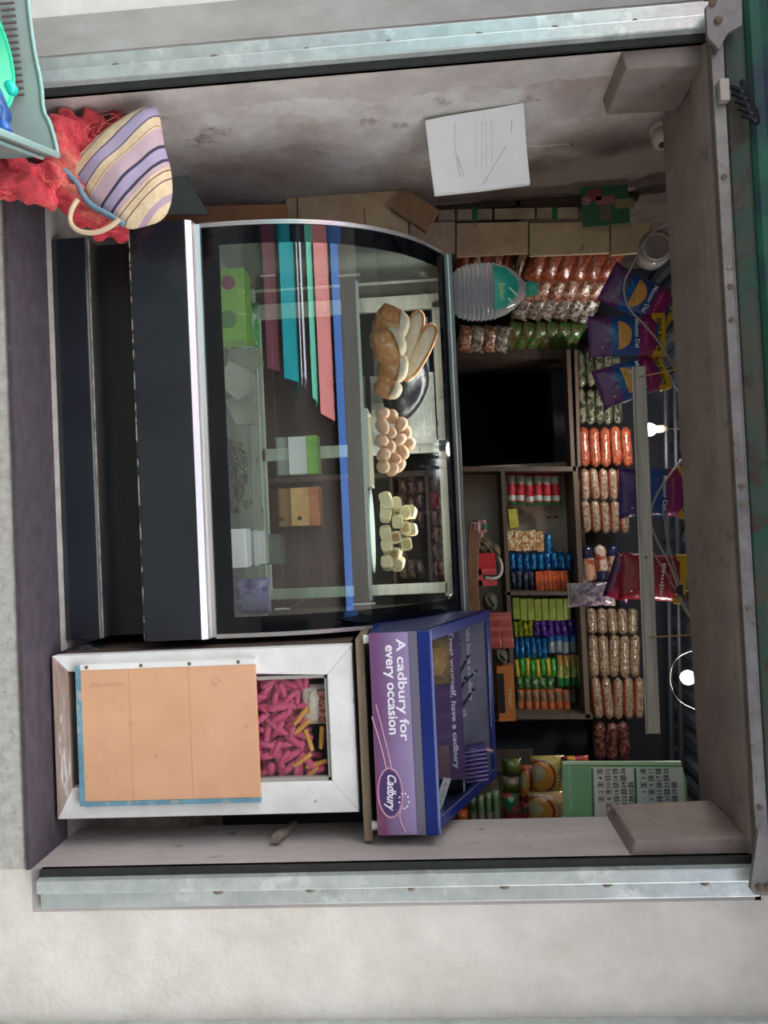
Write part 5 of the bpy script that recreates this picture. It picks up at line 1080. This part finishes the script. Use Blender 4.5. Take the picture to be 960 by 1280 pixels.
obj('film', pouch(.19, .10, .04, 8, 8, seed=6, wr=.4), packmat('film_purple_low', '5a1f60', [('Z', 0, .15, '3f1646')], (), ['8c1c40'], lumpscale=10), r, smooth=True)
text('product_name', 'Nut Crac', (-.02, -.024, 0), mat('name_white', 'c9cfd8'), r, width=.09, height=.018)
# batten, strings, wires
a, c = at(798, 458, .66), at(816, 917, .58)
wd = Vector((.0, 0, 1)); bl_ = thing('wooden_batten', 'long pale wooden batten hanging across the shelves under the beam', 'batten', (a + c) / 2)
WB = mat('pale_batten', 'c4bab0', 'aaa097', 10, .7, bump=.2, stretch=(.3, 4, 4))
hw_ = .021
obj('front_board', MB().add([a + Vector((0, 0, -hw_)), a + Vector((0, 0, hw_)), c + Vector((0, 0, hw_)), c + Vector((0, 0, -hw_))] + [v + Vector((0, .012, 0)) for v in (a + Vector((0, 0, -hw_)), a + Vector((0, 0, hw_)), c + Vector((0, 0, hw_)), c + Vector((0, 0, -hw_)))], [(0, 1, 2, 3), (7, 6, 5, 4), (0, 4, 5, 1), (1, 5, 6, 2), (2, 6, 7, 3), (3, 7, 4, 0)]), WB, bl_)
for s in (-1, 1): obj('side_lip', MB().tube([a + Vector((0, -.004, s * hw_)), c + Vector((0, -.004, s * hw_))], .004, 4), WB, bl_)
p = a.lerp(c, .53); obj('knot', MB().ball(p + Vector((0, -.001, 0)), .005, 1, .3, 1, 8, 6), RUST, bl_)
for k_ in (.03, .745): p = a.lerp(c, k_); obj('hanging_string', MB().tube([p, p + Vector((-.012, -.06, .14)), Vector((p.x - .012, .40, 2.04))], .003, 5), mat('jute', 'a3835a', rough=.9), bl_)
WIRE = mat('grey_white_cable', 'a39a94', rough=.5)
def wire(pts, Y, lab, r=.0035):
    Ys = Y if isinstance(Y, (list, tuple)) else [Y] * len(pts)
    solo('cable', MB().tube(smoothpath([at(a, c, y) for (a, c), y in zip(pts, Ys)], 3), r, 6), WIRE, lab, 'cable', smooth=True)
wire([(868, 268), (845, 276), (822, 283), (803, 305), (792, 330), (778, 355), (784, 385), (808, 408), (826, 430), (838, 452), (848, 464), (868, 480)], [.5] + [.75] * 9 + [.5], 'grey white cable looping in front of the leftmost snack packs', .0042)
wire([(882, 510), (846, 490), (838, 470), (828, 455)], .9, 'short grey cable right of the yellow strips', .003)
wire([(872, 550), (852, 575), (832, 600), (818, 622), (811, 650), (822, 678), (838, 705), (848, 735), (856, 762), (876, 790)], [.5] + [.72] * 8 + [.5], 'white cable curving across the lone blue pack', .0042)
wire([(828, 630), (832, 665), (840, 700), (852, 738), (858, 765), (876, 780)], [.74] * 5 + [.5], 'thin white cable beside the larger curved one', .003)
wire([(816, 690), (832, 715), (846, 740), (856, 765), (878, 785)], [.72] * 4 + [.5], 'thin cable crossing the red snack pack', .0025)
kn = MB()
for k in range(6):
    q = at(850 + random.uniform(-3, 3), 742 + random.uniform(-6, 6), .72); kn.tube([q + Vector((.018 * math.cos(t * .9 + k), .008 * math.sin(t + k), .012 * math.sin(t * .9))) for t in range(8)], .003, 5, True)
solo('cable_knot', kn, mat('dark_cable', '34343a', rough=.6), 'knotted dark cable joint at the red snack pack', 'cable')
# bulbs
def bulb(px, py, Y, power, lab):
    p = at(px, py, Y); r = thing('light_bulb', lab, 'bulb', p)
    obj('bulb_glass', MB().ball(p, .028, 1, 1, 1.05, 16, 12), mat('lit_bulb', 'fff6ec', None, 8, .4, emit=9), r, smooth=True)
    obj('bulb_neck', MB().lathe([(.016, .025), (.018, .07), (.012, .075)], 14, Matrix.Translation(p)), mat('bulb_neck', 'b8b0a4', rough=.4), r, smooth=True)
    obj('bulb_cord', MB().tube([p + Vector((0, 0, .07)), p + Vector((.01, .02, 2.40 - p.z))], .003, 6), mat('jute', 'a3835a'), r)
    l = bpy.data.lights.new('bulb_light', 'POINT'); l.energy = power; l.color = (1, .93, .86); l.shadow_soft_size = .04; lo_ = bpy.data.objects.new('bulb_light', l); C.objects.link(lo_); lo_.parent = r; lo_.location = (0, -.05, -.05)
bulb(812, 537, 1.25, 2.8, 'lit round bulb under the ceiling right of the three snack packs')
bulb(860, 847, .95, 2.2, 'lit bulb half hidden behind the beam at the right')
lp_ = MB().tube(smoothpath([at(876, 810, .41), at(850, 818, .7), at(838, 834, .8), at(837, 856, .8), at(848, 878, .7), at(876, 890, .41)], 2), .0018, 5)
solo('wire_loop', lp_, WIRE, 'thin wire loop around the right bulb', 'wire')
# ceiling batten beams
for i, px in enumerate((826, 838)):
    a = at(px, 470, 1.6); c = at(px + 14, 960, 1.6); solo('ceiling_pole', MB().tube([(a.x, 1.6, a.z + .02), (c.x, 1.6, c.z)], .013, 8), mat('pole_grey', '4a505a', rough=.4, metal=.4), 'dark grey pole under the tin ceiling, %s' % ('lower one' if i == 0 else 'upper one'), 'pole')

# ------------------------------------------------------------------ right side: noodle packs and calendar
def rpack(name, px0, py0, px1, py1, Y, m, lab, group, t=.05, tilt=0, sm=True):
    a, c = at((px0 + px1) / 2, (py0 + py1) / 2, Y), None; w_, h_ = (py1 - py0) * sc(Y), (px1 - px0) * sc(Y)
    o = bpy.data.objects.new(name, mesh(pouch(w_, h_, t, 8, 6, axis='X', seed=px0, wr=.4), name, m, True)); C.objects.link(o); o.location = a; o.rotation_euler = (0, tilt, 0); OFF[o.name] = Vector((0, 0, 0))
    return tag(o, lab, 'packet', group), w_, h_
NG = 'noodle packs on the right shelf'
def bowlmat(n, b): return packmat(n, b, [], [(.5, .30, .42, .42, '8c2a22'), (.5, .28, .37, .36, 'c98a3f'), (.42, .2, .2, .2, 'b5a88c')], None, bump=.3)
o, w_, h_ = rpack('noodle_pack', 664, 945, 706, 993, .92, bowlmat('noodle_film_a', 'a89a52'), 'yellow noodle pack with a bowl picture, upper left beside the calendar', NG); text('pack_name', 'YiPPee', (.0, -.03, h_ * .32), mat('navy_print', '1c2450', rough=.5), o, width=w_ * .5, height=h_ * .16)
o, w_, h_ = rpack('noodle_pack', 660, 990, 706, 1034, .90, bowlmat('noodle_film_b', 'a88a62'), 'yellow noodle pack with a bowl picture, nearest the right wall', NG); text('pack_name', 'YiPPee', (.0, -.03, h_ * .32), MC['navy_print'], o, width=w_ * .5, height=h_ * .16)
rpack('noodle_pack', 650, 957, 668, 1000, .96, bowlmat('noodle_film_c', 'a84a34'), 'small red and orange noodle pack behind the two yellow ones', NG, tilt=.1)
GRD = film('green_red_bag', '1f6a3c', [('X', .55, 1, '9a2434')], (), ['b03a44'], lumpscale=18)
rpack('snack_bag', 628, 992, 650, 1032, .95, GRD, 'green and red snack bag at the bottom of the right shelf', 'bags on the right shelf')
rpack('snack_bag', 651, 1000, 665, 1034, .97, GRD, 'narrow green and red snack bag beside the noodle packs', 'bags on the right shelf')
rpack('olive_bag', 628, 948, 652, 970, .98, film('olive_film', '34401f', [], (), ['5a6a2c'], lumpscale=14), 'dark olive green bag below the dark niche', 'bags on the right shelf')
rpack('olive_bag', 628, 970, 652, 991, .98, film('olive_pale_film', '4f5a26', [('X', 0, .4, '8a8270')], (), ['6f7a30'], lumpscale=14), 'olive green bag with a pale band above the green and red bag', 'bags on the right shelf')
GB = film('green_bottle_film', '2c5a34', [('X', .55, 1, '9aa08c')], (), ['7c9a6a'], lumpscale=22)
for k, px in enumerate((587, 597, 607, 616)): rpack('green_sachet', px, 988 + (3 - k) * 3, px + 9, 1032, .93, GB, 'green and white sachet behind the chocolate case, %s from the bottom' % ORD[k], 'green sachets', .03)
rpack('orange_sachet', 570, 1012, 586, 1032, .93, film('orange_film', 'a8501f', [], (), ['c06a2c'], lumpscale=20), 'orange sachet behind the corner of the chocolate case', 'orange sachet')
o, w_, h_ = rpack('striped_pack', 700, 945, 736, 953, .92, film('red_yellow_film', '8c1420', [('Z', .25, .5, 'c9952a'), ('Z', .8, 1, 'b3402a')], (), None), 'red and yellow pack edge just above the calendar', 'striped pack', .04)
# shelves of the right side
rs_ = thing('right_shelves', 'dark wooden shelf unit behind the right jamb with noodle packs', 'shelves', (1.5, 1.0, 0))
def zat(px, py, Y): return at(px, py, Y).z
for px, y0_, y1_ in ((560, .85, 1.25), ):
    z_ = zat(568, 1015, .9); obj('shelf_board', MB().box(1.16, 1.84, .88, 1.3, z_ - .02, z_), WOODG, rs_)
z_ = zat(626, 1000, .95); obj('shelf_post', MB().box(1.30, 1.325, .95, 1.3, 1.1, zat(628, 1000, .95)), WOODG, rs_)
obj('back_board', MB().box(1.20, 1.84, 1.3, 1.32, 1.1, 1.6), WOODD, rs_)
obj('side_panel', MB().box(1.20, 1.215, 1.0, 1.3, 1.1, zat(626, 946, 1.0)), WOODD, rs_)
# calendar hung upside down
Yc = .5; c0 = at(780, 990, Yc)
cal = thing('wall_calendar', 'green and white wall calendar hung upside down by the right jamb', 'calendar', c0)
def cp(px, py): v = at(px, py, Yc); return (v.x, v.z)
def cquad(pts, y0, y1, m, nm, par=None): return obj(nm, MB().prism([cp(a, c) for a, c in pts], y0, y1), m, par or cal)
cquad([(703, 953), (851, 953), (858, 975), (861, 1045), (705, 1045)], Yc, Yc + .006, mat('calendar_green', '7fae7c', '74a071', 6, .6), 'green_sheet')
PAG = mat('calendar_page', 'cfd0c8', rough=.7)
cquad([(738, 959), (853, 959), (859, 1045), (741, 1045)], Yc - .002, Yc - .0005, PAG, 'page')
cquad([(703, 951.5), (851, 951.5), (852, 956), (703, 955)], Yc - .003, Yc + .004, mat('calendar_edge', 'b5d0ab', rough=.6), 'sheet_edge')
GR = mat('calendar_dark_green', '4f6a52', rough=.7)
cquad([(738.5, 960), (741.5, 960), (744, 1045), (741, 1045)], Yc - .003, Yc - .002, GR, 'month_bar'); cquad([(792, 960), (795, 960), (798, 1045), (795, 1045)], Yc - .003, Yc - .002, GR, 'month_bar')
CELL = mat('calendar_cell', 'a9aaa3', rough=.7); INK = mat('calendar_ink', '3a3a3c', rough=.7)
cells = MB(); inks = MB(); RZ = Matrix.Rotation(PI, 3, 'Y'); dig = {}
def number(n, px, py):
    if n not in dig: dig[n] = text_mb(str(n), height=.0155, bold=.02, depth=0) if n > 9 else text_mb(str(n), height=.0155, bold=.02)
    x, z = cp(px, py); d = dig[n]; t_ = MB(); t_.v = [v.copy() for v in d.v]; t_.f = d.f; moved(t_, (x, Yc - .0036, z), RZ); inks.add(t_.v, t_.f)
for base, first, days in ((749.7, 2, 31), (803.5, 3, 30)):
    for d in range(days):
        i = d + first; wk, dw = divmod(i, 7); py = 963.7 + (6 - dw) * 8.6; px = base + wk * 9.5 + (6 - dw) * .45
        if py > 1040: continue
        if (wk + dw) % 2 == 0 or dw in (0,):
            x, z = cp(px, py); cells.box(x - .0105, x + .0105, Yc - .003, Yc - .002, z - .0115, z + .0115)
        number(d + 1, px, py)
obj('grey_cells', cells, CELL, cal, kind='stuff'); obj('date_numbers', inks, INK, cal, kind='stuff')
x, z = cp(712, 985); obj('title_text', moved(text_mb('Name 50 Gaza 2 house', width=.15, height=.010), (x, Yc - .002, z), RZ), mat('calendar_title', 'b5c9ae', rough=.7), cal)
